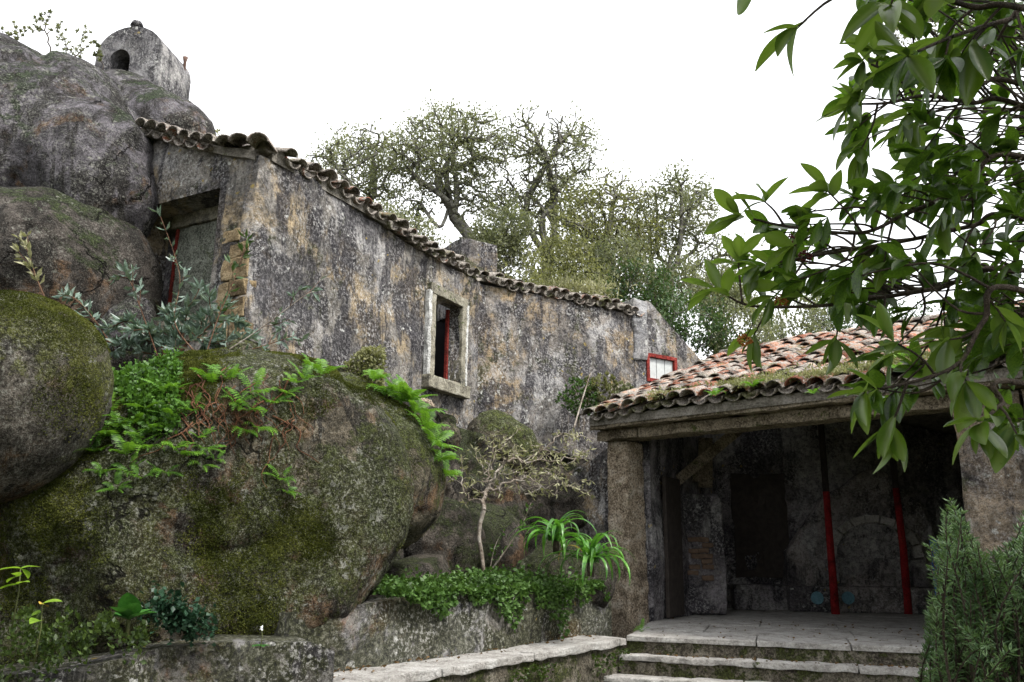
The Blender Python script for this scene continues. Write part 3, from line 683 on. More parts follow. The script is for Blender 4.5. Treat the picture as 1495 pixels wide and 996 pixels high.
slab_uv('roof_deck', [(U0 + .05, VE + .10), (U1, VE + .10), (U1, VR), (U0 + .05, VR)], lambda u, v: roof_z(v) - .035, .10, M['mortar'])
slab_uv('rear_roof_deck', [(U0 + .05, VR + .002), (U1, VR + .002), (U1, VR + 3.2), (U0 + .05, VR + 3.2)], lambda u, v: roof_z(v) - .035, .10, M['mortar'])
SP = .205; al = nrm(e2 + Z * TP); un = nrm(-e2 * TP + Z)
RW = .325; nrow = int((VR - VE) / math.cos(PIT) / RW) + 1
cover, chan = [], []
ncol = int((U1 - U0) / SP)
def bake(me, M4):                  # join far tiles into one mesh
    n = len(me.vertices); co = np.empty(n * 3, np.float32); me.vertices.foreach_get('co', co)
    return np.c_[co.reshape(-1, 3), np.ones(n)] @ np.array(M4).T[:, :3]
TF = np.array([list(p.vertices) for p in ME_TILE.polygons]); rest_V, rest_F, ch_V, ch_F = [], [], [], []
cnt = 0
for c in range(ncol):
    u = U0 + .1 + c * SP
    sag = .02 * math.sin(u * 1.7) + .015 * math.sin(u * 4.1)
    for r in range(nrow):
        v = VE + r * RW * math.cos(PIT)
        p = sp_(u + rng.normal(0, .012), v + rng.normal(0, .02), roof_z(v) + .055 + sag + rng.normal(0, .008) + .012)
        y = nrm(al - un * .035 + rng.normal(0, .022, 3)); z = nrm(un + rng.normal(0, .05, 3))
        if cnt < 296 and u < 4.9:
            place_tile(ME_TILE, p, y, z, shed, roll=rng.normal(0, .06), scale=rng.uniform(.95, 1.06)); cnt += 1
        else:
            z = nrm(z - y * np.dot(z, y)); rest_F.append(TF + sum(map(len, rest_V))); rest_V.append(bake(ME_TILE, frame(np.cross(y, z), y, z, p)))
        p2 = sp_(u + SP / 2, v + .03, roof_z(v) + .055 + sag); y = nrm(al); z = -un
        ch_F.append(TF + sum(map(len, ch_V))); ch_V.append(bake(ME_CHAN, frame(np.cross(y, z), y, z, p2)))
if rest_V: add('far_tiles', np.vstack(rest_V), np.vstack(rest_F), M['tile'], shed, kind='stuff')
add('channel_tiles', np.vstack(ch_V), np.vstack(ch_F), M['tile_old'], shed, kind='stuff')
for k in range(int((U1 - U0) / .36)):                      # ridge tiles
    u = U0 + .02 + k * .36
    place_tile(ME_TILE, sp_(u, VR + rng.normal(0, .01), roof_z(VR) + .04), nrm(e1 + rng.normal(0, .02, 3)), Z, shed, 'ridge_tile', scale=1.25)
# masonry under the eaves, lintel beam, pillars
slab_uv('cornice', [(U0 + .02, -.24), (4.9, -.24), (4.9, .10), (U0 + .02, .10)], lambda u, v: 3.135, .10, M['beam'], bevel=.02, rough=.025, cuts=.12)
slab_uv('lintel_beam', [(-.02, -.10), (3.62, -.10), (3.62, .22), (-.02, .22)], lambda u, v: 3.032, .13, M['beam'], bevel=.02, rough=.02, cuts=.1)
slab_uv('lintel_beam', [(-.62, -.12), (-.023, -.12), (-.023, .22), (-.62, .22)], lambda u, v: 3.032, .125, M['beam'], bevel=.02, rough=.03, cuts=.1)
zcol = 2.76
V = [sp_(-.58, -.02, FZ - .35), sp_(-.22, -.05, FZ - .35), sp_(-.21, .36, FZ - .35), sp_(-.58, .40, FZ - .35),
     sp_(-.54, .0, 2.903), sp_(-.24, .0, 2.899), sp_(-.24, .33, 2.899), sp_(-.54, .36, 2.903)]
poly_obj('pillar', np.array(V), BOXF.tolist(), M['pillar'], shed, bevel=.025, rough=.018, cuts=.05, seed=3)
V = [sp_(3.50, -.06, FZ - .6), sp_(4.02, -.06, FZ - .6), sp_(4.02, .45, FZ - .6), sp_(3.52, .45, FZ - .6),
     sp_(3.44, -.02, 3.01), sp_(4.00, -.02, 3.01), sp_(4.00, .4, 3.01), sp_(3.44, .4, 3.01)]
poly_obj('pillar', np.array(V), BOXF.tolist(), M['wall_shed'], shed, bevel=.03, rough=.03, cuts=.06, seed=8)
slab_uv('front_wall', [(4.03, -.02), (6.5, -.02), (6.5, .40), (4.03, .40)], lambda u, v: 3.01, 3.0, M['wall_shed'], rough=.02, cuts=.15)
slab_uv('buttress', [(4.12, -.16), (4.62, -.16), (4.62, -.023), (4.12, -.023)], lambda u, v: 2.5, 2.3, M['pillar'], bevel=.03, rough=.035, cuts=.07)
V = [sp_(-1.5, .06, .3), sp_(-.58, .06, .3), sp_(-.58, .42, .3), sp_(-1.5, .42, .3), sp_(-1.35, .1, 2.5), sp_(-.545, .1, 2.88), sp_(-.545, .42, 2.88), sp_(-1.35, .42, 2.5)]
poly_obj('side_wall', np.array(V), BOXF.tolist(), M['wall_b'], shed, bevel=.04, rough=.05, cuts=.08)
def inner_wall(name, a, b, th, mat, zt=None, amp=.03):
    a = np.array([*a, 0.]); b = np.array([*b, 0.]); d = nrm(b - a); n = np.array([d[1], -d[0], 0]); L = float(np.linalg.norm(b - a))
    vs = [float(np.dot(a + d * s - A0, e2)) for s in (0, L / 2, L)]
    return wall_panel(name, a, d, n, 0, L, FZ - .1, zt or [(s, min(4.3, roof_z(v) - .20)) for s, v in zip((0, L / 2, L), vs)], mat, th=th, cell=.12, amp=amp, parent=shed, seed=int(L * 10))
g = lambda x, y: on_z(x, y, FZ)[:2]
LB0 = (A0 + e1 * -.18 + e2 * .39)[:2]; BK0 = np.array([3.25, 13.15]); BK1 = np.array([8.2, 12.6]); RW1 = sp_(6.2, .4)[:2]
inner_wall('left_wall', LB0, BK0, .35, M['inner'])
inner_wall('back_wall', BK0, BK1, .35, M['inner'])
inner_wall('right_wall', BK1, RW1, .35, M['inner'])
# solid dark panel for a door opening's shade and bench on the back wall, bared brickwork on the left wall, brace, post, lamp box
bd = nrm(np.array([*(BK1 - BK0), 0])); bn = np.array([bd[1], -bd[0], 0]); B0 = np.array([*BK0, 0])
def bbox(s0, s1, z0, z1, d0, d1): return wbox(s0, s1, z0, z1, d0, d1, p=B0, d=bd, n=bn)
def bs(x, y, out=0.0): return sz(x, y, B0 + bn * out, bd, bn)
s0 = bs(1072, 780)[0]; s1 = bs(1150, 780)[0]
poly_obj('opening_shade', *bbox(s0, s1, FZ + .45, FZ + 2.0, .01, .05), M['timber'], shed, rough=.05, cuts=.12)
poly_obj('bench', *bbox(s0 - .1, s1 + .02, FZ + .01, FZ + .36, .02, .42), M['inner'], shed, bevel=.03, rough=.02, cuts=.15)
ld = nrm(np.array([*(BK0 - LB0), 0])); ln = np.array([ld[1], -ld[0], 0]); LB = np.array([*LB0, 0])
pq = on_z(1022, 899, FZ); px_ = nrm([1, -.12, 0]); py_ = np.array([.12, 1, 0]) / 1.007
poly_obj('buttress', *obox(pq + py_ * .3 + Z * .80, px_ * .36, py_ * .3, Z * .79), M['inner'], shed, bevel=.06, rough=.05, cuts=.1)
poly_obj('plank_door', *wbox(.35, .95, FZ + .03, FZ + 1.75, .03, .08, p=LB, d=ld, n=ln), M['timber'], shed, bevel=.01)
bc = at(1021, 818, 11.9); bq = []
for r in range(8):
    for q in range(2):
        if rng.uniform() < .22: continue
        p = on_plane(1011 + rng.normal(0, 2) + q * 17 + (r % 2) * 4, 788 + r * 8.0, pq - py_ * .0, py_)
        poly_obj('brick', *obox(p, px_ * .075, py_ * .022, Z * .030), M['brick'], shed, bevel=.008, rough=.014, cuts=.06, seed=r * 2 + q)
def bar(name, a, b, r1, r2, mat, parent=shed, bevel=.006):
    a, b = np.asarray(a), np.asarray(b); d = b - a; x = nrm(np.cross(d, [.2, .9, .1])); y = nrm(np.cross(d, x))
    return poly_obj(name, *obox((a + b) / 2, x * r1, y * r2, d / 2), mat, parent, bevel=bevel, rough=.008)
pb = on_z(1040, 884, FZ); 
bar('brace', at(985, 705, 11.6), at(1075, 630, 10.6), .07, .07, M['beam'])
bar('post', at(1030, 712, 12.0), at(1030, 640, 12.0), .10, .06, M['beam'])
poly_obj('lamp_box', *obox(at(1018, 695, 11.7), e1 * .05, e2 * .05, Z * .08), M['beam'], shed, bevel=.01)
poly_obj('patch', *wbox(.55, .78, 2.25, 2.52, .05, .062, p=LB, d=ld, n=ln), M['wall_shed'], shed, bevel=.004, rough=.02, cuts=.05)
for k, (x, y) in enumerate(((1205, 640), (1310, 640))):
    pass
# two red posts carrying the roof
for (xb, yb, yt, lab) in ((1220, 897, 718, 'left'), (1326, 897, 713, 'right')):
    p = on_z(xb, yb, FZ); t = at(xb - 14, yt, p[1]); r = .05
    po = thing('red_post', 'thin round red post before the stone fountain, the one nearer its %s edge' % lab, 'post', p, 'red posts in the shed')
    add('shaft', *tube_path([p, (p + t) / 2, [p[0], p[1], t[2]]], [r * 1.15, r, r * .92], 12), M['redpost'], po)
    add('bare_top', *tube_path([[p[0], p[1], t[2] + .002], [p[0], p[1], roof_z(float(np.dot(p - A0, e2))) - .16]], [r * .9, r * .85], 10), M['timber'], po)

# fountain / stone retable on the back wall
fx0, fz0 = bs(1150, 870, .3)
fount = thing('wall_fountain', 'rough stone wall fountain with round arch and curved gable at the back of shed', 'fountain', B0 + bd * (fx0 + 1.2) + bn * .3 + Z * FZ)
sil = [(1150, 888), (1150, 805), (1185, 755), (1205, 722), (1240, 705), (1258, 690), (1280, 683), (1300, 692), (1315, 712), (1345, 735), (1362, 770), (1372, 800), (1372, 888)]
arch_px = (1270, 800, 54, 42)
def ext(pts, d0, d1):
    P = []
    for o in (d1, d0):
        for s, z in pts: P.append(B0 + bd * s + bn * o + Z * z)
    n = len(pts); return np.array(P), [list(range(n)), list(range(2 * n - 1, n - 1, -1))] + [[i, i + n, (i + 1) % n + n, (i + 1) % n] for i in range(n)]
sp = [bs(x, y, .35) for x, y in sil]; sp[0] = (sp[0][0], FZ); sp[-1] = (sp[-1][0], FZ)
poly_obj('stone_face', *ext(sp, .02, .30), M['inner_l'], fount, rough=.035, cuts=.10, seed=31)
ac = bs(1277, 815, .35); ar = (bs(1335, 815, .35)[0] - bs(1220, 815, .35)[0]) / 2
for k in range(9):
    a0, a1 = math.pi * (k + .04) / 9, math.pi * (k + .96) / 9
    q = [(ac[0] + math.cos(t) * r, ac[1] + math.sin(t) * r * .92) for t, r in ((a0, ar), (a0, ar * 1.22), (a1, ar * 1.22), (a1, ar))]
    poly_obj('arch_stone', *ext(q, .28, .42), M['slab'], fount, bevel=.012, rough=.02, cuts=.08, seed=k)
q = [(ac[0] + math.cos(t) * ar * .98, ac[1] + math.sin(t) * ar * .9) for t in np.linspace(0, math.pi, 12)]
poly_obj('niche', *ext(q, .25, .325), M['inner'], fount, rough=.03, cuts=.1, seed=77)
for sx in (-1, 1):
    poly_obj('jamb', *bbox(ac[0] + sx * ar * 1.1 - .1, ac[0] + sx * ar * 1.1 + .1, FZ + .36, ac[1] - .02, .28, .40), M['inner'], fount, bevel=.02, rough=.02, cuts=.1)
poly_obj('basin', *bbox(sp[0][0] - .02, sp[-1][0] + .02, FZ + .004, FZ + .36, .31, .62), M['inner_l'], fount, bevel=.03, rough=.02, cuts=.14)
for x in (1193, 1238):             # round blue tile medallions on the basin
    q = bs(x, 873, .62); t = np.linspace(0, 2 * np.pi, 13)[:-1]
    poly_obj('blue_medallion', *ext([(q[0] + .09 * math.cos(v), q[1] + .09 * math.sin(v)) for v in t], .60, .632), M['blue'], fount)
# blue cloth-like panel at the right end, mostly hidden by the shrub
pb = on_z(1378, 890, FZ)
poly_obj('blue_board', *obox([5.25, 10.2, FZ + .5], e1 * .22, e2 * .02, Z * .5), M['azulejo'], None, bevel=.005, label='blue board leaning in the shed behind the needle shrub', cat='board')

# ------------------------------------------------------------------ floor, steps, bench wall, planter
FL0 = on_z(915, 928, FZ)[:2]; FL1 = on_z(1360, 947, FZ)[:2]; fd = nrm(FL1 - FL0); fn = np.array([-fd[1], fd[0]])
FL1 = FL0 + fd * 4.6
floor = thing('shed_floor', 'worn pale flagstone floor of the open shed', 'floor', (*FL0, FZ)); floor['kind'] = 'structure'
poly_obj('bed', *prism([FL0 + fn * .02, FL1 + fn * .02, FL1 + fn * 6.5, FL0 + fn * 6.5 + fd * .2], FZ - .5, FZ - .05), M['riser'], floor)
poly_obj('riser', *prism([FL0 + fn * .03, FL1 + fn * .03, FL1 + fn * .3, FL0 + fn * .3], FZ - .2, FZ - .052), M['riser'], floor, rough=.02, cuts=.08)
v0 = 0.0
for r, dep in enumerate((.72, .95, 1.1, 1.2, 1.3, 1.25)):
    u = -.0 if r == 0 else -.0; k = 0
    widths = [1.25, .85, 1.45, 1.05] if r % 2 == 0 else [.7, 1.5, 1.1, 1.3]
    for w_ in widths:
        q = [FL0 + fd * u + fn * v0, FL0 + fd * (u + w_ - .012) + fn * v0, FL0 + fd * (u + w_ - .012) + fn * (v0 + dep - .012), FL0 + fd * u + fn * (v0 + dep - .012)]
        poly_obj('flagstone', *prism(q, FZ - .05, FZ + rng.normal(0, .003)), M['slab'], floor, bevel=.006, rough=.007, cuts=.2, seed=r * 10 + k)
        u += w_; k += 1
    v0 += dep
def stair(px0, px1, drop, depth, label, skew=0):
    zt = FZ - drop
    a = on_z(*px0, zt)[:2]; b = on_z(*px1, zt)[:2]; d = nrm(b - a); n = np.array([-d[1], d[0]]); L = float(np.linalg.norm(b - a))
    t = thing('stone_step', label, 'step', (*a, zt), 'steps up to the shed')
    u = 0; k = 0
    while u < L - .05:
        w_ = min([1.3, .9, 1.5, 1.1][k % 4], L - u)
        q = [a + d * u, a + d * (u + w_ - .01), a + d * (u + w_ - .01) + n * depth, a + d * u + n * depth]
        poly_obj('slab', *prism(q, zt - .055, zt + rng.normal(0, .003)), M['slab'], t, bevel=.01, rough=.016, cuts=.12, seed=90 + k)
        u += w_; k += 1
    poly_obj('riser', *prism([a + n * .03, b + n * .03, b + n * (depth - .02), a + n * (depth - .02)], zt - .32, zt - .057), M['riser'], t, rough=.025, cuts=.07, seed=5)
    return t
stair((903, 956), (1420, 983), .17, 1.05, 'upper mossy stone step just below the shed floor')
stair((880, 987), (1330, 1012), .34, 1.0, 'lowest broken stone step at the bottom edge')
# pavement slab line (bench cap) running to the foot of the boulder
CA = on_z(540, 992, FZ - .02)[:2]; CB = on_z(915, 931, FZ - .02)[:2]; cd = nrm(CB - CA); cn = np.array([-cd[1], cd[0]]); CA = CA - cd * 1.6; LC = float(np.linalg.norm(CB - CA))
bench = thing('bench_wall', 'low wall topped with long pale worn slabs leading to the steps', 'low wall', (*CA, FZ - .02))
u = 0; k = 0
while u < LC - .05:
    w_ = min([1.35, 1.0, 1.2, 1.5][k % 4], LC - u)
    q = [CA + cd * u + cn * (.0), CA + cd * (u + w_ - .008) + cn * (.0), CA + cd * (u + w_ - .008) + cn * .45, CA + cd * u + cn * .45]
    poly_obj('slab', *prism(q, FZ - .09, FZ - .02 + rng.normal(0, .004)), M['slab'], bench, bevel=.012, rough=.018, cuts=.1, seed=60 + k)
    u += w_; k += 1
poly_obj('base', *prism([CA + cn * .04, CB + cn * .04, CB + cn * .44, CA + cn * .44], -.05, FZ - .092), M['riser'], bench, rough=.03, cuts=.08, seed=6)
# planter wall behind it
PW = [CA + cn * .42 + cd * 1.2, CB + cn * .42 + cd * .45]
pd_ = nrm(PW[1] - PW[0]); LP_ = float(np.linalg.norm(PW[1] - PW[0])); pn = np.array([pd_[1], -pd_[0], 0])
planter = thing('planter_wall', 'low mossy retaining wall with bare grey patch under the trailing plants', 'low wall', (*PW[0], FZ))
wall_panel('wall', np.array([*PW[0], 0]), np.array([*pd_, 0]), pn, 0, LP_, .3, [(0, 1.16), (1.0, 1.20), (2.0, 1.27), (LP_, 1.26)], M['planter'], th=.3, cell=.05, amp=.05, seed=15, parent=planter)
# ledge below the big boulder
LA = at(150, 935, 5.0); LBp = at(480, 925, 5.6)
LA[2] = LBp[2] = 0; ldr = nrm(LBp - LA); lnn = np.array([ldr[1], -ldr[0], 0])
ledge = thing('ledge_wall', 'mottled grey rendered ledge under the foot of the big boulder', 'low wall', LA + Z * .6)
zl = at(300, 938, 5.3)[2]
wall_panel('wall', LA, ldr, lnn, -1.4, float(np.linalg.norm(LBp - LA)) + .05, 0, [(-1.4, zl - .2), (-.2, zl - .12), (.3, zl - .03), (.7, zl + .01), (1.2, zl - .02), (1.45, zl - .12), (1.7, zl - .3)], M['ledge'], th=.5, cell=.05, amp=.09, seed=17, parent=ledge)
# planting beds: earth behind the low walls
poly_obj('planting_bed', *prism([PW[0] - pn[:2] * .28, PW[1] - pn[:2] * .28, (1.0, 10.6), (-.6, 11.6), (-3.4, 8.0), (-4.2, 5.2)], .2, 1.12), M['ground'], None, rough=.05, cuts=.3, kind='structure', label='dark earth bed behind the low walls', cat='earth bed')

# ------------------------------------------------------------------ boulders
def smin(a, b, k): h = np.clip(.5 + .5 * (b - a) / k, 0, 1); return b * (1 - h) + a * h - k * h * (1 - h)
ROCKS = {}
def boulder(name, sph, mat, label, sub=6, k=.25, amp=.07, fr=1.2, seed=0, cuts=(), cat='boulder', group='granite boulders', squash=1.0, crease=0.0):
    Cs = np.array([at(x, y, Y) for x, y, Y, r in sph])
    Rs = np.array([r / F * float(np.dot(c - EYE, FW)) for (x, y, Y, r), c in zip(sph, Cs)])
    c0 = (Cs * Rs[:, None] ** 2).sum(0) / (Rs ** 2).sum()
    bm = bmesh.new(); bmesh.ops.create_icosphere(bm, subdivisions=sub, radius=1.0)
    me0 = bpy.data.meshes.new('t'); bm.to_mesh(me0); bm.free()
    n = len(me0.vertices); D = np.empty(n * 3); me0.vertices.foreach_get('co', D); D = nrm(D.reshape(-1, 3))
    Fc = np.empty(len(me0.polygons) * 3, np.int32); me0.polygons.foreach_get('vertices', Fc); Fc = Fc.reshape(-1, 3)
    bpy.data.meshes.remove(me0)
    def sdf(P):
        d = None
        for c, r in zip(Cs, Rs):
            q = np.linalg.norm(P - c, axis=1) - r; d = q if d is None else smin(d, q, k)
        for cp, cnv, kk in cuts: d = -smin(-d, -((P - cp) @ cnv), kk)
        return d
    t = np.full(n, float(max(np.linalg.norm(Cs - c0, axis=1) + Rs) * 1.1))
    for _ in range(36): t = np.maximum(t - sdf(c0 + D * t[:, None]) * .85, .05)
    P = c0 + D * t[:, None]; R = float(np.median(t))
    big = fbm(P * fr, 5, seed, .55); rid = 1 - np.abs(fbm(P * fr * 2.3 + 5, 4, seed + 4)); fine = fbm(P * fr * 9, 3, seed + 8)
    t = t + R * amp * (big * .9 + (rid - .6) * .18) + fine * .014 + (1 - np.abs(fbm(P * 5.5 + 3, 4, seed + 21))) * .012
    if crease: t = t - crease * sstep(.82, .97, 1 - np.abs(fbm(P * fr * .8 + 9, 2, seed + 12)))
    P = c0 + D * t[:, None]
    o = add(name, P, Fc, mat, None, smooth=True, label=label, cat=cat, group=group)
    ROCKS[label] = (o, P, Fc)
    return o
def rock_hits(P, Fc, pts):         # surface points seen at given pixels: nearest-to-camera triangle along the ray
    from mathutils.bvhtree import BVHTree
    bv = BVHTree.FromPolygons([tuple(p) for p in P.tolist()], Fc.tolist()); out = []
    for x, y in pts:
        h = bv.ray_cast(Vector(EYE), Vector(nrm(ray(x, y))))
        out.append((np.array(h[0]), np.array(h[1])) if h[0] else None)
    return out
boulder('boulder', [(310, 745, 6.5, 225), (190, 800, 6.3, 220), (425, 680, 6.7, 148), (462, 735, 6.6, 122), (90, 850, 6.0, 170), (380, 830, 6.4, 120)], M['rock_main'],
        'huge mossy brown boulder in front of the house with ferns on its face', 7, .35, .045, .9, 2, crease=.05, cuts=[(at(558, 850, 5.9), nrm(RT * .72 - UP * .58 - FW * .38), .12), (at(462, 735, 6.6) + nrm([.6, -.78, .1]) * .50, nrm([.6, -.78, .1]), .07), (at(310, 745, 6.5) + nrm([-.1, -.8, .5]) * 1.08, nrm([-.1, -.8, .5]), .07), (at(190, 800, 6.3) + nrm([-.2, -.95, -.1]) * 1.02, nrm([-.2, -.95, -.1]), .08)])
boulder('boulder', [(545, 690, 7.4, 100), (480, 650, 7.6, 110), (560, 720, 7.4, 75)], M['rock_lobe'],
        'rounded overhanging boulder lobe at the right of the huge mossy one', 6, .3, .05, 1.0, 3)
boulder('boulder', [(-45, 588, 5.2, 145), (52, 552, 5.4, 86), (0, 580, 5.2, 125), (-235, 750, 5.4, 150), (-260, 900, 5.4, 160)], M['rock_moss'],
        'smooth moss green boulder at the left edge with pale lichen', 6, .3, .04, .9, 4)
boulder('boulder', [(60, 405, 8.2, 132), (-50, 420, 8.2, 150), (145, 400, 8.3, 78), (120, 470, 8.2, 90)], M['rock_dark'],
        'dark boulder wedged between the mossy boulder and the topmost rock', 6, .3, .05, 1.0, 5)
boulder('boulder', [(30, 250, 9.2, 178), (-55, 192, 9.4, 158), (132, 250, 8.6, 102), (150, 300, 8.3, 70), (70, 180, 9.6, 74)], M['rock_grey'],
        'enormous grey streaked boulder at the top left beside the door', 7, .3, .055, .8, 6, crease=.09)
boulder('boulder', [(235, 205, 11.2, 72), (180, 180, 11.4, 75), (262, 205, 11.0, 42)], M['rock_grey'],
        'smaller grey rock under the bell turret', 5, .3, .05, 1.0, 7)
boulder('boulder', [(350, 528, 7.2, 32), (380, 530, 7.3, 22)], M['rock_lobe'], 'small rounded stone on top of the huge boulder by the house corner', 5, .1, .05, 3, 8)
boulder('boulder', [(188, 480, 7.9, 36), (165, 505, 7.9, 32), (200, 455, 7.95, 22)], M['rock_grey'], 'grey slanting stone below the door, beside the silvery shrub', 5, .1, .06, 2, 18)
boulder('boulder', [(650, 640, 9.4, 22), (640, 645, 9.4, 18)], M['rock_lobe'], 'grey rounded stone below the window', 5, .1, .05, 3, 9)
boulder('boulder', [(618, 598, 9.6, 16)], M['pillar'], 'little pinkish stone just left of the window sill', 4, .1, .08, 4, 10)
boulder('boulder', [(800, 845, 9.0, 40), (775, 850, 9.0, 30)], M['rock_bank'], 'dark stone under the left strap-leaved clump', 5, .1, .06, 2.5, 11)
boulder('boulder', [(850, 850, 9.4, 45), (815, 830, 9.4, 40)], M['rock_bank'], 'dark stone under the strap-leaved plant nearest the pillar', 5, .1, .07, 2.5, 19)
boulder('boulder', [(705, 800, 9.7, 62), (640, 800, 9.0, 72), (600, 860, 8.0, 48)], M['rock_bank'], 'dark mossy rock mass behind the bare shrub', 5, .3, .08, 1.5, 12)
boulder('boulder', [(720, 640, 10.9, 40), (750, 655, 10.8, 36)], M['rock_lobe'], 'flat dark stone at the foot of the house wall right of the window', 5, .1, .06, 2, 13)
# rock bank under the house walls
path = smooth_path([(-4.6, 7.6, 0), (-3.0, 7.5, 0), (-1.9, 8.0, 0), (-1.0, 9.3, 0), (-.3, 10.4, 0), (.7, 10.9, 0), (1.6, 10.75, 0)], 90)
T = nrm(np.gradient(path, axis=0)); Nn = np.stack([T[:, 1], -T[:, 0], 0 * T[:, 0]], 1)
zz = np.linspace(.7, 3.35, 46); ztopf = np.interp(np.linspace(0, 1, 90), [0, .35, .6, .8, 1], [3.3, 3.3, 3.0, 2.85, 2.6])
PB = []
for i in range(90):
    t_ = (zz - .7) / 2.65; zi = .7 + t_ * (ztopf[i] - .7)
    base = path[i][None] + Nn[i][None] * (.35 * (1 - t_)[:, None]); base = base.copy(); base[:, 2] = zi; PB.append(base)
PB = np.array(PB)
dsp = fbm(PB * 1.4, 5, 44) * .22 + np.abs(fbm(PB * 3.5, 3, 48)) * .12
PB = PB + Nn[:, None] * dsp[..., None]
back = PB[:, -1:] - Nn[:, None] * 1.2 + Z * .05; PB = np.concatenate([PB, back], 1)
i_ = np.arange(90 * 47).reshape(90, 47)
add('rock_bank', PB.reshape(-1, 3), np.stack([i_[:-1, :-1], i_[1:, :-1], i_[1:, 1:], i_[:-1, 1:]], -1).reshape(-1, 4), M['rock_bank'], smooth=True, kind='structure', label='dark rocky bank below the house walls', cat='bank')

# ------------------------------------------------------------------ bell turret on the rocks
tc = at(209, 120, 11.6); td = nrm([.12, .99, 0]); tx = nrm([.99, -.12, 0])
tower = thing('bell_turret', 'small round-topped rendered bell turret with an arched opening on the rocks', 'turret', tc - Z * .6)
TW, TD, ZS = .53, .44, tc[2] + .22
prof = [(-TW, tc[2] - 1.0), (TW, tc[2] - 1.0), (TW, ZS)] + [(TW * math.cos(t), ZS + .46 * math.sin(t)) for t in np.linspace(0, math.pi, 15)[1:-1]] + [(-TW, ZS)]
ax0, az0, az1 = -.14, tc[2] - .5, tc[2] + .10
def tvert(pts, v): return [tc * np.array([1, 1, 0]) + tx * a + td * v + Z * z for a, z in pts]
hole = [(ax0 - .17, az0), (ax0 - .17, az1)] + [(ax0 + .17 * -math.cos(t), az1 + .2 * math.sin(t)) for t in np.linspace(0, math.pi, 9)[1:-1]] + [(ax0 + .17, az1), (ax0 + .17, az0)]
outer = prof[2:] ; n_o = len(outer)
bm = bmesh.new()
fo = [bm.verts.new(v) for v in tvert(prof, -TD)]; fh = [bm.verts.new(v) for v in tvert(hole, -TD)]
bo = [bm.verts.new(v) for v in tvert(prof, TD)]; hb = [bm.verts.new(v) for v in tvert(hole, -TD + .45)]
ed = [bm.edges.new((fo[i], fo[(i + 1) % len(fo)])) for i in range(len(fo))] + [bm.edges.new((fh[i], fh[(i + 1) % len(fh)])) for i in range(len(fh))]
bmesh.ops.triangle_fill(bm, edges=ed, use_beauty=True)
for f in [f for f in bm.faces if all(v in fh for v in f.verts)]: bm.faces.remove(f)
for i in range(len(fo)): j = (i + 1) % len(fo); bm.faces.new([fo[i], fo[j], bo[j], bo[i]])
for i in range(len(fh)): j = (i + 1) % len(fh); bm.faces.new([fh[j], fh[i], hb[i], hb[j]])
bm.faces.new(bo); bm.faces.new(hb)
bmesh.ops.recalc_face_normals(bm, faces=bm.faces)
me = bpy.data.meshes.new('body'); bm.to_mesh(me); bm.free(); me.materials.append(M['tower'])
child_world(link('body', me), tower)
poly_obj('recess_shade', *obox(tc + tx * ax0 + td * (-TD + .42) + Z * -.1, tx * .18, td * .02, Z * .55), M['dark'], tower)  # dark sheet closing the arch, its shade put into the colour
fp = tc * np.array([1, 1, 0]) + td * -.34 + Z * (ZS + .43)
V, Fq = tube_path([fp, fp + Z * .08, fp + Z * .10, fp + Z * .17], [.06, .06, .10, .07], 10); add('finial', V, Fq, M['tower'], tower)
rp = tc * np.array([1, 1, 0]) + tx * TW * .93 + td * TD * .6 + Z * (ZS - .15)
add('iron_rod', *tube_path([rp - Z * .2, rp + Z * .42, rp + Z * .5], [.025, .025, .045], 6), M['iron'], tower)

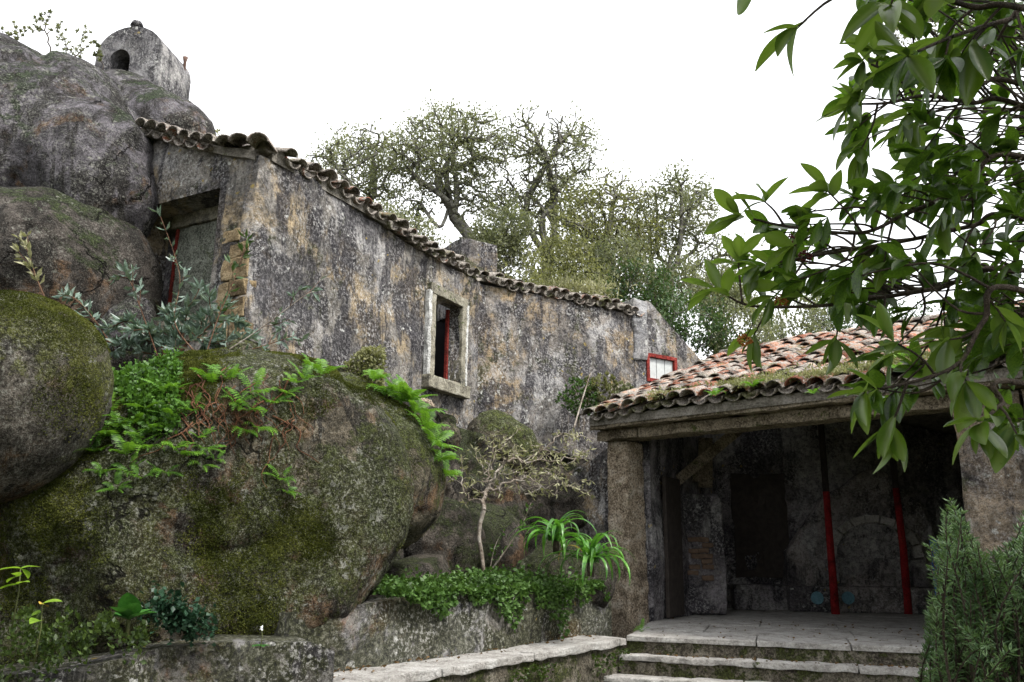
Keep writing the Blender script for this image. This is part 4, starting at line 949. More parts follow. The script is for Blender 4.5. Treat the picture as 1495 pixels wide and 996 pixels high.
# ------------------------------------------------------------------ oaks and bushes on the hillside
def crown_pts(c, rad, n, rg, hollow=.35, flat=.6):
    p = rg.normal(0, 1, (n, 3)); p = nrm(p) * (rg.uniform(hollow ** 3, 1, (n, 1)) ** (1 / 3)); p[:, 2] = np.where(p[:, 2] < 0, p[:, 2] * flat, p[:, 2])
    return c + p * rad
def oak(name, base_px, Y, blobs, label, leaves=5500, mat='oak', seed=0, size=.092, natt=650, tip=.011, step=.24, thick=1.45, kill=.30, cat='tree', group='trees behind the house', bark='bark', crook=6, fork_px=None):
    rg = np.random.default_rng(seed); b = at(*base_px, Y); b[2] = min(b[2], hillz(b[0], b[1]) + .1) - .2
    att = []
    tot = sum(r * r for *_, r in blobs)
    for x, y, dY, r in blobs:
        c = at(x, y, Y + dY); R = r / F * float(np.dot(c - EYE, FW))
        att.append(crown_pts(c, np.array([R, R * .95, R]), int(2.2 * natt * r * r / tot), rg))
    att = np.vstack(att); top = att.mean(0); lo = np.percentile(att[:, 2], 12)
    fork = b + (top - b) * np.array([.35, .35, 0]); fork[2] = max(b[2] + .6, min(lo, b[2] + 1.5)); fork = at(*fork_px, Y) if fork_px else fork
    tr = smooth_path([b, (b + fork) / 2 + rg.normal(0, .25, 3) * np.array([1, 1, .2]), fork], 8)[1:]
    big_ = crook and [smooth_path([fork, fork + (e_ - fork) * .35 + rg.normal(0, .28, 3), fork + (e_ - fork) * .7 + rg.normal(0, .4, 3), e_], 14) for e_ in att[rg.choice(len(att), crook, replace=False)] * .75 + top * .25]
    leaves = int(leaves * 1.75); N, par = grow(b, tr, att, step, 2.2, kill, 110, rg, .55, big_ or ())
    r, ch = pipe(par, tip, 2.25); r = r * thick
    t = thing(name, label, cat, b, group)
    add('trunk', *branch_mesh(N, par, r, 5), M[bark], t)
    thin = np.where(r < tip * thick * 3.2)[0]; k = rg.choice(thin, leaves)
    dirs = nrm(N[k] - N[np.maximum(par[k], 0)])
    # keep some twigs bare: leaves gather in tufts
    dens = fbm(N[k] * .75, 2, seed) + rg.normal(0, .25, leaves); k = k[dens > -.3]; dirs = dirs[dens > -.3]
    P = N[k] + rg.normal(0, .13, (len(k), 3))
    add('crown', *leaf_cloud(P, dirs + Z * .25, size, rg, .55, .3, .7), M[mat], t)
    return t
oak('oak_tree', (530, 380), 23, [(515, 262, 0, 72), (548, 225, .5, 45), (480, 235, -.4, 36), (500, 320, 0, 40)], 'small leafy oak rising behind the eaves, leftmost of the trees', 5500, seed=21)
oak('oak_tree', (668, 360), 22, [(655, 235, 0, 88), (605, 235, .4, 52), (700, 215, -.4, 56), (650, 195, .5, 46), (600, 300, 0, 40), (710, 290, 0, 40)], 'tall twisted oak with bare forked trunk right behind the chimney', 6500, seed=22, natt=900)
oak('oak_tree', (805, 355), 23, [(800, 235, 0, 78), (845, 215, .4, 36), (755, 205, -.3, 44), (790, 290, 0, 66), (730, 300, 0, 40)], 'spreading oak with thin crown, third from the left', 4600, seed=23, natt=850)
oak('oak_tree', (880, 420), 20.5, [(870, 330, 0, 66), (905, 290, .4, 46), (840, 345, -.4, 50), (930, 350, 0, 40)], 'lower lichened oak with yellowish tufts, fourth from the left', 4800, 'oak_y', seed=24)
oak('oak_tree', (960, 440), 21.5, [(975, 320, 0, 62), (1010, 300, .4, 42), (980, 275, -.3, 34), (935, 370, 0, 48), (1030, 345, 0, 30)], 'dark open-branched oak, right of the yellowish one', 4400, seed=25)
oak('oak_tree', (1040, 460), 24, [(1055, 385, 0, 46), (1085, 370, .4, 28), (1020, 410, 0, 40)], 'thin nearly bare tree at the right end of the row of oaks', 1400, seed=26, natt=420)
oak('tree', (1640, 440), 26, [(1330, 40, -3, 40), (1290, 20, -3, 26), (1390, 70, -3, 40), (1420, 0, -3, 60)], 'far tree crown glimpsed at the top through the overhanging leaves', 3500, seed=27, natt=420, fork_px=(1600, 90))
bushes = [((560, 335), 19.5, 46, 'oak', 'olive scrub behind the eaves under the leftmost oak'), ((745, 345), 20, 52, 'oak', 'grey green scrub between the tall oak and the spreading one'), ((830, 385), 18.5, 52, 'oak_y', 'yellow tufted scrub below the spreading oak'), ((905, 390), 18.8, 50, 'oak', 'lichen grey scrub below the yellowish oak'), ((985, 420), 19.5, 52, 'oak', 'grey scrub under the dark open-branched oak'), ((760, 415), 17.5, 62, 'oak_y', 'yellow green bush behind the eaves right of the chimney'),
          ((850, 430), 17.5, 55, 'oak_y', 'mossy grey green bush above the middle of the eaves'),
          ((930, 435), 18.5, 62, 'ever', 'dark green bush behind the end of the eaves'),
          ((1010, 480), 18.0, 62, 'ever', 'green bush behind the sloping gable wall'),
          ((1085, 490), 18.5, 60, 'oak', 'grey green bush behind the left end of the shed ridge'),
          ((1160, 475), 20, 66, 'oak', 'olive bush above the shed ridge behind the orange berries'),
          ((1240, 470), 21, 66, 'ever', 'dark evergreen bush above the middle of the shed ridge'),
          ((1320, 480), 22, 52, 'ever', 'low evergreen bush near the right end of the shed ridge'),
          ((610, 360), 20, 50, 'oak', 'shaded scrub between the two left oaks'),
          ((725, 365), 20, 46, 'oak', 'grey scrub right of the chimney under the oaks'),
          ((1060, 425), 22, 40, 'oak', 'scrub under the thin bare tree'),
          ((1440, 480), 20, 60, 'ever', 'evergreen bush behind the right end of the shed roof')]
for k, ((x, y), Y, r, mt, lab) in enumerate(bushes):
    oak('bush', (x, y + r), Y, [(x, y, 0, r), (x - r * .5, y + r * .3, -.3, r * .6), (x + r * .5, y + r * .25, .3, r * .6)], lab, 2400, mt, 50 + k, .09, 300, .010, .22, .8, .36, 'bush', 'bushes behind the roofs', crook=0)

# ------------------------------------------------------------------ ferns and small plants
def frond_mesh(name, mat, L=.30, pairs=11, w=.07, droop=.55, lift=.75):
    V, Fc = [], []; rg = np.random.default_rng(len(name) + pairs)
    y = lambda t: np.array([0, L * t * math.cos(droop * t), L * (lift * t - droop * 1.15 * t * t)])
    for k in range(pairs):
        t = .14 + .84 * k / pairs; p = y(t); q = y(min(1, t + .045)); wl_ = w * (math.sin(math.pi * (t * .86 + .12)) ** .8) * rg.uniform(.85, 1.1)
        for sx in (-1, 1):
            i = len(V); tip = p + np.array([sx * wl_, wl_ * .42, -.16 * wl_ + rg.normal(0, .004)])
            mid = (q + tip) / 2 + np.array([0, .006, .006]); V += [p, tip, mid, q]; Fc.append([i, i + 1, i + 2, i + 3] if sx > 0 else [i, i + 3, i + 2, i + 1])
    for k in range(8):
        a, b = y(k / 8), y((k + 1) / 8); i = len(V); o = np.array([.003, 0, 0]); V += [a - o, a + o, b + o, b - o]; Fc.append([i, i + 1, i + 2, i + 3])
    return np_mesh(name, V, np.array(Fc), mat)
FR = [frond_mesh('frond', M['fern'], .30, 11, .075), frond_mesh('frond', M['fern'], .26, 9, .085, .8, .7), frond_mesh('frond', M['fern'], .34, 13, .065, .4, .6)]
def fern(p, nv, label, n=7, sc=1.0, group='ferns on the rocks', spread=1.0, rg=rng):
    t = thing('fern', label, 'fern', p, group)
    z = nrm(np.asarray(nv) * .5 + Z * .8); x = nrm(np.cross(z, [.3, .9, .1])); y0 = np.cross(z, x)
    for k in range(n):
        a = 2 * math.pi * (k + rg.uniform(-.35, .35)) / n
        f = x * math.cos(a) + y0 * math.sin(a)
        f = nrm(f + z * rg.uniform(-.1, .35) * spread + np.asarray(nv) * .35); r = nrm(np.cross(f, z)); u = np.cross(r, f)
        s = sc * rg.uniform(.75, 1.2)
        o = bpy.data.objects.new('frond', FR[rg.integers(3)]); COL.objects.link(o); o.parent = t; o.matrix_basis = frame(r * s, f * s, u * s, (0, 0, 0))
    return t
BIG = 'huge mossy brown boulder in front of the house with ferns on its face'
_, RP, RF = ROCKS[BIG]
_, RP2, RF2 = ROCKS['rounded overhanging boulder lobe at the right of the huge mossy one']
allP = np.vstack([RP, RP2]); allF = np.vstack([RF, RF2 + len(RP)])
spots = [(150, 610, 1.1), (165, 640, 1.25), (130, 645, 1.0), (200, 620, .9), (245, 575, 1.0), (215, 600, .9), (185, 665, .9), (250, 610, .8), (300, 655, .6),
         (215, 655, .8), (265, 665, .75), (295, 680, .7), (240, 690, .7), (190, 690, .6), (370, 575, 1.0), (362, 600, .95), (375, 625, .9), (355, 630, .8), (395, 590, .7),
         (310, 560, .9), (335, 555, .8), (470, 548, .9), (490, 540, .9), (445, 555, .7), (410, 700, .7), (418, 720, .6), (170, 715, .5), (45, 720, .6), (415, 575, .6), (290, 640, .6), (205, 640, .8), (225, 630, .7), (175, 625, .8), (280, 600, .6), (345, 590, .7), (255, 655, .6), (315, 672, .5), (455, 540, .7), (430, 560, .6), (140, 660, .8), (150, 690, .6), (205, 700, .5)]
lab_f = ['feathery fern, uppermost left of the patch by the left boulder', 'largest feathery fern low on the left of the huge boulder', 'feathery fern hanging at the left edge of the huge boulder', 'fern between clover and bare soil on the huge boulder',
         'upright fern beside the clover patch under the silvery shrub', 'fern at the lower edge of the clover patch', 'fern hanging below the largest feathery fern', 'fern on bare earth right of the clover patch', 'small pale fern alone below the bare earth',
         'fern in the middle of the left patch on the boulder', 'bright small fern above the moss in the boulder centre', 'rightmost bright small fern of the lower row', 'lowest bright fern in the boulder centre', 'small fern at the left end of the lower row',
         'topmost fern of the column on the upper boulder face', 'second fern of the column on the upper boulder face', 'third fern of the column on the upper boulder face', 'lowest fern of the column on the upper boulder face', 'little fern right of the fern column',
         'fern at the boulder top under the silvery shrub', 'fern on the boulder rim beside the pale bare rock', 'fern on the boulder rim nearest the house wall', 'fern on the boulder crest right of the rim roots', 'little fern among roots on the boulder crest',
         'light fern alone above the lichened boulder middle', 'tiny fern just under the light lone fern', 'tiny fern near the boulder left shoulder', 'tiny fern at the far left under the mossy boulder', 'tiny fern on the pale rock below the crest', 'tiny fern above the small pale one', 'fern tucked under the largest feathery one', 'fern in the gap between clover and the bare soil', 'fern at the left foot of the clover patch', 'little fern on the bare soil', 'small fern left of the fern column', 'little fern between the bright ones', 'small fern under the bare soil right of the bright row', 'fern tuft on the crest among red roots', 'little fern just below the crest roots', 'fern overhanging the dark gap by the left boulder', 'small fern over the dark gap, the lower one', 'tiny fern at the foot of the lower row']
for (x, y, s), lab, h in zip(spots, lab_f, rock_hits(allP, allF, [(a, b) for a, b, _ in spots])):
    if h: fern(h[0] - h[1] * .01, h[1], lab, int(rng.integers(5, 8)), s * .78)
crest = [(545, 545, .9), (560, 572, 1.0), (585, 585, 1.1), (605, 600, 1.1), (618, 622, 1.1), (632, 645, 1.05), (640, 668, 1.0), (600, 575, 1.0), (650, 690, .8), (575, 562, .8)]
lab_c = ['fern behind the crest under the yellow moss', 'fern at the left end of the bright row on the lobe', 'bushy fern on the lobe crest left of the window foot', 'bushy bright fern at the middle of the lobe crest', 'bushy bright fern in the row below the window stone',
         'bright fern draped at the lobe shoulder', 'bright fern hanging at the right end of the lobe', 'tall fern behind the lobe crest', 'lowest fern hanging off the right of the lobe', 'small fern at the back of the bright row']
for (x, y, s), lab in zip(crest, lab_c):
    h = rock_hits(allP, allF, [(x, y + 6)])[0]
    p, nv = (h[0], h[1]) if h else (at(x, y + 12, 7.3), nrm([.5, -.6, .6]))
    fern(p, nv, lab, 8, s * .85)
for (x, y, v, s, lab) in ((1045, 572, .25, .8, 'bright fern growing low on the shed tiles, left one'), (1100, 560, .35, .9, 'bright fern growing on the shed tiles, middle one'), (1328, 522, .5, 1.25, 'tall fern growing on the shed tiles at the right'), (1310, 535, .3, .6, 'small fern at the eaves left of the tall roof fern'), (1188, 570, -.2, .5, 'small plant hanging at the middle of the shed eaves')):
    n_ = np.array([-e2[0] * TP, -e2[1] * TP, 1.0]); p = on_plane(x, y + 6, sp_(0, VE, ZE + .1), n_)
    fern(p, nrm(n_), lab, 7, s * .7, 'ferns on the shed roof')
fern(np.array([*on_z(938, 921, FZ)[:2], FZ]), nrm([-.5, -.7, .3]), 'small fern at the foot of the left shed pillar', 6, .45, 'ferns on the shed roof'[:5] + ' by the pillar')

def patch(name, pts, nv, dirs, size, mat, label, cat, aspect=.8, kind=None, group=None, seed=0, jit=.5):
    rg = np.random.default_rng(seed); o = add(name, *leaf_cloud(np.asarray(pts), np.asarray(dirs), size, rg, aspect, .25, jit), M[mat], label=label, cat=cat, kind=kind, group=group); return o
# clover carpet on the boulder shoulder
rg = np.random.default_rng(5); pts = []
for x, y, h in zip(*(lambda a: (a[:, 0], a[:, 1], range(len(a))))(np.c_[rg.uniform(150, 262, 900), rg.uniform(515, 632, 900)])):
    if (y - 515) < (x - 128) * 1.3 and y - 515 > -(x - 255) * .1 - 6 and x + y * .25 < 412: pts.append((x, y))
H_ = [h for h in rock_hits(allP, allF, pts) if h]
P = np.array([h[0] + h[1] * rg.uniform(.0, .035) for h in H_]); Nv = np.array([h[1] for h in H_])
P = np.repeat(P, 8, 0) + rg.normal(0, .022, (len(P) * 8, 3)); Nv = np.repeat(Nv, 8, 0)
patch('clover_carpet', P, Nv, Nv * .3 + Z * .2 + rg.normal(0, .8, P.shape), .030, 'clover', 'carpet of small round clover leaves on the boulder shoulder', 'ground cover', .95, 'stuff', seed=6)
# moss, roots and soil litter on the upper boulder face: short fibres lying on the rock
def root_path(x, y, n, rg, dirx=0):
    pts = []
    for k in range(n):
        pts.append((x, y)); x += rg.normal(dirx, 7); y += rg.uniform(4, 15)
    h = rock_hits(allP, allF, pts); return [q[0] + q[1] * .012 for q in h if q]
roots = thing('exposed_roots', 'tangle of thin reddish roots creeping over the upper face of the huge boulder', 'roots', at(330, 600, 6))
rg = np.random.default_rng(9)
for k in range(46):
    x, y = rg.uniform(240, 430), rg.uniform(535, 640)
    pp = root_path(x, y, int(rg.integers(4, 9)), rg, rg.normal(0, 5))
    if len(pp) > 3:
        q = smooth_path(pp, 14); rad = np.linspace(rg.uniform(.003, .007), .002, 14); add('root', *tube_path(q, rad, 5), M['roots'], roots)
for k in range(0):                   # long pale root scars running down the dark face
    x, y = rg.uniform(200, 330), rg.uniform(720, 790)
    pp = root_path(x, y, 11, rg, rg.normal(0, 6))
    if len(pp) > 3:
        q = smooth_path(pp, 22); add('root', *tube_path(q, np.linspace(.008, .003, 22), 5), M['roots'], roots)

# moss cushions: fine upright blades on the boulders, thickest where the rock faces up
def moss(label, P, Fc, n, size, mat, seed, keep, name='moss'):
    rg = np.random.default_rng(seed); A = P[Fc[:, 0]]; B = P[Fc[:, 1]]; Cc = P[Fc[:, 2]]; nn = np.cross(B - A, Cc - A); ar = np.linalg.norm(nn, axis=1); nn = nn / ar[:, None]
    cen = (A + B + Cc) / 3; vis = ((EYE - cen) * nn).sum(1) > -.2
    wgt = ar * np.clip(keep(cen, nn), 0, None) * vis; i = rg.choice(len(Fc), n, p=wgt / wgt.sum()); u = rg.uniform(0, 1, (n, 2)); m = u.sum(1) > 1; u[m] = 1 - u[m]
    q = A[i] + (B[i] - A[i]) * u[:, :1] + (Cc[i] - A[i]) * u[:, 1:]
    add(name, *leaf_cloud(q, nn[i] * .7 + Z * .1, size, rg, .5, .2, .6), M[mat], label=label, cat='moss', kind='stuff')
M['mossb'] = leaf_mat('moss_blades', [(.025, .032, .006), (.065, .078, .014), (.12, .13, .03)], .8, .15, .1, scl=3, big=.75)
moss('short moss over the huge boulder', RP, RF, 150000, .0125, 'mossb', 1, lambda c, n: fbm(c * 1.7, 5, 77, .6) + .3 * n[:, 2] + .12)
moss('short moss over the overhanging lobe', RP2, RF2, 24000, .0125, 'mossb', 2, lambda c, n: fbm(c * 1.9, 4, 78) + .5 * n[:, 2] + .1)
_, RP3, RF3 = ROCKS['smooth moss green boulder at the left edge with pale lichen']
moss('velvety moss over the left boulder', RP3, RF3, 50000, .011, 'mossb', 3, lambda c, n: 1.3 * fbm(c * 1.6, 4, 79) + .55 * n[:, 2] - .1)

# ------------------------------------------------------------------ shrubs
def shrub(name, base, att, label, mat, leaves, size, tip=.004, step=.05, bark='twig', seed=0, cat='shrub', group=None, aspect=.4, kill=.08, infl=.6, trunk=None, thick=1.0, jit=.6, up=.2, wig=.3, thinmul=2.2, droop=0.0):
    rg = np.random.default_rng(seed); b = np.asarray(base, float)
    N, par = grow(b, trunk if trunk is not None else [b + Z * step], att, step, infl, kill, 90, rg, wig)
    r, ch = pipe(par, tip, 2.3); t = thing(name, label, cat, b, group)
    add('stems', *branch_mesh(N, par, r * thick, 5), M[bark], t)
    if leaves:
        thin = np.where(r < tip * thinmul)[0]; thin = thin[thin > 1]; k = rg.choice(thin, leaves); d = nrm(N[k] - N[par[k]])
        add('foliage', *leaf_cloud(N[k], d + Z * (up - droop) + rg.normal(0, .5, d.shape), size, rg, aspect, .3, jit), M[mat], t)
    return t
def blob(x, y, Y, r, n, rg, sx=1.0, sy=1.0):
    c = at(x, y, Y); R = r / F * float(np.dot(c - EYE, FW)); return crown_pts(c, np.array([R * sx, R * .7, R * sy]), n, rg, .1, 1.0)
rg = np.random.default_rng(3)
# bare twiggy shrub in the bed
b = at(702, 850, 8.3); b[2] = 1.1
att = np.vstack([blob(700, 690, 8.6, 50, 260, rg, 1.1), blob(770, 690, 8.7, 50, 220, rg, 1.2), blob(830, 660, 8.8, 45, 240, rg, 1.1), blob(850, 710, 8.8, 26, 90, rg, 1.1), blob(740, 655, 8.8, 40, 180, rg, 1.3)])
trunk = [at(704 + 4 * math.sin(y * .07), y, 8.35) + np.array([.02 * math.sin(y), 0, 0]) for y in (835, 810, 785, 765, 745)]
shrub('bare_shrub', b, att, 'bare tangled shrub with pale twigs and curled yellowish leaves before the house', 'dry', 850, .065, .0034, .06, 'twig', 31, aspect=.26, jit=1.0, kill=.13, infl=.9, trunk=trunk, thick=.85, wig=.7, droop=.5)
for k, (pth, rr, lab) in enumerate((([(702, 850), (730, 815), (760, 770), (775, 735)], .010, 'thin leaning bare stem left of the strap-leaved plants'), ([(712, 850), (722, 800), (735, 775)], .007, 'thin upright bare stem beside the shrub trunk'))):
    q = smooth_path([at(x, y, 8.55) for x, y in pth], 20); tt = thing('sapling', lab, 'sapling', q[0], 'bare saplings')
    add('stem', *tube_path(q, np.linspace(rr, rr * .4, 20), 6), M['twig'], tt)
    kk = rg.integers(6, 20, 26); add('foliage', *leaf_cloud(q[kk], rg.normal(0, 1, (26, 3)) + Z * .3, .06, rg, .45, .3, .3), M['ivy'], tt)
# tall dry cane against the wall
q = smooth_path([at(838, 625, 9.6), at(848, 590, 9.8), at(862, 545, 10.0)], 10); add('dry_cane', *tube_path(q, np.linspace(.012, .007, 10), 6), M['twig'], label='single pale dry cane leaning before the wall shrub', cat='cane')
# shrubs growing between the angled wall and the shed roof
for k, (x, y, r, lab) in enumerate(((845, 580, 32, 'small green shrub at the foot of the angled wall, left one'), (880, 572, 30, 'small olive shrub at the foot of the angled wall, middle one'), (915, 580, 24, 'small shrub against the angled wall nearest the red window'))):
    rg = np.random.default_rng(70 + k); bb = at(x, y + r + 12, 12.1)
    shrub('wall_shrub', bb, blob(x, y, 12.0, r, 160, rg, 1.1), lab, ['ivy', 'oak_y', 'oak'][k], 1500, .055, .004, .06, 'twig', 71 + k, group='shrubs by the angled wall')
# silvery shrub under the door
rg = np.random.default_rng(12); bb = at(255, 540, 7.2)
att = np.vstack([blob(255, 485, 7.2, 45, 130, rg, 1.6, .8), blob(190, 490, 7.1, 40, 80, rg, 1.3, .9), blob(320, 490, 7.2, 40, 80, rg, 1.4, .7), blob(300, 440, 7.2, 30, 30, rg)])
shrub('silvery_shrub', bb, att, 'blue grey shrub with narrow silvery leaves below the door', 'silver', 950, .11, .004, .07, 'twig_r', 13, aspect=.30, kill=.12, infl=.9, jit=.5)
sprouts = [([(300, 520), (320, 460), (345, 400), (360, 348)], 14, 'ever', 'tall thin leafy sprout before the house corner'), ([(290, 520), (255, 470), (262, 400), (232, 310)], 12, 'silver', 'whippy pale sprout rising across the door'),
           ([(320, 520), (380, 480), (440, 435), (460, 425)], 4, 'twig', 'thin dry twig reaching right across the house wall'), ([(315, 525), (385, 505), (430, 490)], 8, 'silver', 'low leafy twig reaching right over the boulder'),
           ([(160, 500), (140, 470), (115, 440), (98, 430)], 16, 'silver', 'silvery sprig over the top of the mossy left boulder'), ([(230, 520), (205, 450), (190, 410), (182, 395)], 12, 'silver', 'silvery sprig before the dark gap left of the door'),
           ([(70, 445), (55, 410), (45, 380), (40, 345)], 12, 'dry', 'small pale sprig against the dark boulder on the left')]
for k, (pth, nl, mt, lab) in enumerate(sprouts):
    rg = np.random.default_rng(100 + k); q = smooth_path([at(x, y, 7.0 + .05 * i) for i, (x, y) in enumerate(pth)], 26); tt = thing('sprout', lab, 'sprout', q[0], 'sprouts below the door')
    add('stem', *tube_path(q, np.linspace(.007, .0025, 26), 5), M['twig_r' if mt != 'twig' else 'twig'], tt)
    T_ = nrm(np.gradient(q, axis=0)); n_l = nl * 2; kk = rg.integers(7, 26, n_l); side = nrm(np.cross(T_[kk], rg.normal(0, 1, (n_l, 3))))
    add('foliage', *leaf_cloud(q[kk], T_[kk] * .6 + side, .10, rg, .32, .3, .15), M['silver' if mt == 'twig' else mt], tt)
    for s_i in (9, 14, 18):
        d_ = nrm(T_[s_i] + rg.normal(0, .5, 3)); e_ = q[s_i] + d_ * rg.uniform(.12, .28)
        q2 = smooth_path([q[s_i], (q[s_i] + e_) / 2 + rg.normal(0, .015, 3), e_], 8); add('twig', *tube_path(q2, np.linspace(.004, .0018, 8), 4), M['twig_r'], tt)
        add('foliage', *leaf_cloud(q2[rg.integers(3, 8, 7)], np.repeat(d_[None], 7, 0) + rg.normal(0, .6, (7, 3)), .085, rg, .32, .3, .2), M['silver' if mt in ('twig', 'silver') else mt], tt)
# scrub on the skyline rock at top left
for k, (x, y, r, lab) in enumerate(((110, 62, 32, 'twiggy dark scrub on the skyline left of the turret'), (65, 35, 24, 'sparse dark sprigs on the skyline above the top boulder'), (20, 42, 18, 'low dark tuft on the skyline at the left edge'), (142, 70, 14, 'little dark tuft touching the turret'))):
    rg = np.random.default_rng(140 + k); shrub('skyline_shrub', at(x + 8, y + r + 18, 10.9), blob(x, y, 10.9, r, 90, rg, 1.1, 1.1), lab, 'oak', 300, .05, .004, .08, 'bark_d', 141 + k, group='scrub on the skyline', kill=.14, infl=1.0, aspect=.5)
for k, (x, y, lab) in enumerate(((318, 196, 'dry tuft behind the verge tiles'),)):
    rg = np.random.default_rng(150); shrub('dry_tuft', at(x, y + 14, 9.4), blob(x, y, 9.4, 12, 30, rg), lab, 'dry', 40, .05, .003, .05, 'twig', 151, kill=.08)
# green and yellow tufts on the eaves
rg = np.random.default_rng(160)
for k, (x, y, n_, mt, lab) in enumerate(((800, 418, 240, 'oak_y', 'yellow green tuft growing on the angled roof, left one'), (850, 420, 380, 'dry', 'dry grass tuft on the angled roof, right one'))):
    p = at(x, y + 4, 12.9); P = p + rg.normal(0, 1, (n_, 3)) * np.array([.28, .15, .04]); patch('roof_tuft', P, None, np.repeat(Z[None], n_, 0) + rg.normal(0, .4, (n_, 3)), .13, mt, lab, 'grass tuft', .14, 'stuff', 'tufts on the eaves', 161 + k)
# moss and weeds along the shed eaves
rg = np.random.default_rng(170); n_ = 9000; u = rg.uniform(.2, 4.6, n_); v = VE + np.abs(rg.normal(0, .28, n_)); dd = fbm(np.c_[u * 2.2, v * 3, 0 * u], 3, 9); k_ = dd + .35 * sstep(1.2, 2.6, u) > .12
u, v = u[k_], v[k_]; P = np.array([sp_(a, b, roof_z(b) + .13) for a, b in zip(u, v)]) + rg.normal(0, .015, (len(u), 3))
patch('roof_moss', P, None, np.repeat(Z[None], len(P), 0), .035, 'oak_y', 'yellow moss and weeds between the tiles along the shed eaves', 'moss', .5, 'stuff', seed=171)
# yellow moss hanging by the wall behind the crest
rg = np.random.default_rng(180); n_ = 2500; xs = rg.uniform(500, 560, n_); ys = rg.uniform(505, 575, n_); k_ = (ys - 505) > (530 - xs) * 1.0
P = np.array([at(x, y, 8.15 + .05 * rg.normal()) for x, y in zip(xs[k_], ys[k_])]); patch('hanging_moss', P, None, np.repeat(np.array([[.4, -.5, -.5]]), len(P), 0), .05, 'oak_y', 'brown yellow moss clump at the foot of the long wall behind the boulder', 'moss', .4, 'stuff', seed=181)

# ------------------------------------------------------------------ strap-leaved plants
def strap_leaf(name, L, w, arch, mat, n=12):
    V, Fc = [], []
    ang = 1.25; p = np.zeros(3)
    for k in range(n + 1):
        t = k / n; ww = w * (1 - t ** 3) * (.55 + .45 * min(1, t * 4)); V += [p + [-ww, 0, ww * .35], p.copy(), p + [ww, 0, ww * .35]]
        p = p + np.array([0, math.cos(ang), math.sin(ang)]) * L / n; ang -= arch / n * (0.5 + t)
    for k in range(n):
        for j in range(2): i = k * 3 + j; Fc.append([i, i + 1, i + 4, i + 3])
    return np_mesh(name, np.array(V), np.array(Fc), mat, True)
SL = [strap_leaf('leaf', .66, .026, 2.9, M['strap']), strap_leaf('leaf', .58, .028, 3.3, M['strap']), strap_leaf('leaf', .72, .025, 2.6, M['strap'])]
SY = strap_leaf('leaf', .6, .018, 3.1, plain_mat('yellowed_leaf', (.30, .22, .04), .6, .3, 15))
for k, (x, y, Y, n_, lab) in enumerate(((812, 790, 8.3, 34, 'arching strap-leaved plant in the bed, the one farther from the pillar'), (862, 822, 8.1, 38, 'arching strap-leaved plant beside the left shed pillar'))):
    p = at(x, y, Y); t = thing('strap_leaved_plant', lab, 'plant', p, 'strap-leaved plants in the bed'); rg = np.random.default_rng(200 + k)
    for i in range(n_):
        a = 2 * math.pi * i / n_ + rg.uniform(-.2, .2); tilt = rg.uniform(-.75, .35)
        o = bpy.data.objects.new('leaf', SY if (k == 1 and i == 5) else SL[rg.integers(3)]); COL.objects.link(o); o.parent = t
        o.rotation_euler = (tilt, rg.normal(0, .1), a); o.scale = (rg.uniform(.68, 1.0),) * 3; o.location = (rg.normal(0, .03), rg.normal(0, .03), 0)
    add('leaf_base', *tube_path([p - Z * .12, p - Z * .05, p + Z * .04], [.03, .035, .02], 8), M['bark_d'], t)

# ------------------------------------------------------------------ trailing ground cover on the planter wall
rg = np.random.default_rng(210); n_ = 7500
s_ = rg.uniform(.9, LP_ - .15, n_); env = np.interp(s_, [.7, 1.3, 2.2, 2.8, 3.2, LP_], [.12, .16, .26, .46, .42, .15]) if LP_ > 3.2 else np.interp(s_ / LP_, [.2, .35, .55, .75, .9, 1], [.12, .18, .28, .46, .4, .15])
fing = .5 + .7 * (fbm(np.c_[s_ * 5, 0 * s_, 0 * s_], 2, 4)); hang = rg.uniform(0, 1, n_) ** 1.6 * env * np.clip(fing, .1, 1.5)
o_ = rg.uniform(.0, .08, n_); top = rg.uniform(0, 1, n_) < .45
P = np.array([[*(PW[0] + pd_ * a), 0] for a in s_]) + pn * o_[:, None]; P[:, 2] = 1.27 - hang
P[top] = np.array([[*(PW[0] + pd_ * a), 1.26] for a in s_[top]]) - pn * rg.uniform(0, .5, top.sum())[:, None] + Z * (np.abs(rg.normal(0, .05, top.sum())) + .10 * np.clip(fbm(np.c_[s_[top] * 4, 0 * s_[top], 0 * s_[top]], 2, 8), 0, 1))[:, None]
patch('trailing_cover', P, None, pn[None] * .8 + Z * -.1 + np.zeros_like(P), .045, 'ivy', 'trailing green creeper spilling over the planter wall', 'ground cover', .75, 'stuff', seed=211, jit=.6)
# weeds on the bench base and steps
rg = np.random.default_rng(220); n_ = 1100; s2 = rg.uniform(1.5, LC, n_); k_ = fbm(np.c_[s2 * 3, 0 * s2, 0 * s2], 2, 3) > -.1; s2 = s2[k_]
P = np.array([[*(CA + cd * a - cn * .01), FZ - .12 - abs(rg.normal(0, .10))] for a in s2]); patch('wall_weeds', P, None, np.repeat(np.array([[cn[0] * -1, cn[1] * -1, .2]]), len(P), 0), .035, 'weed', 'tiny weeds on the side of the slab-topped wall', 'weeds', .6, 'stuff', seed=221)
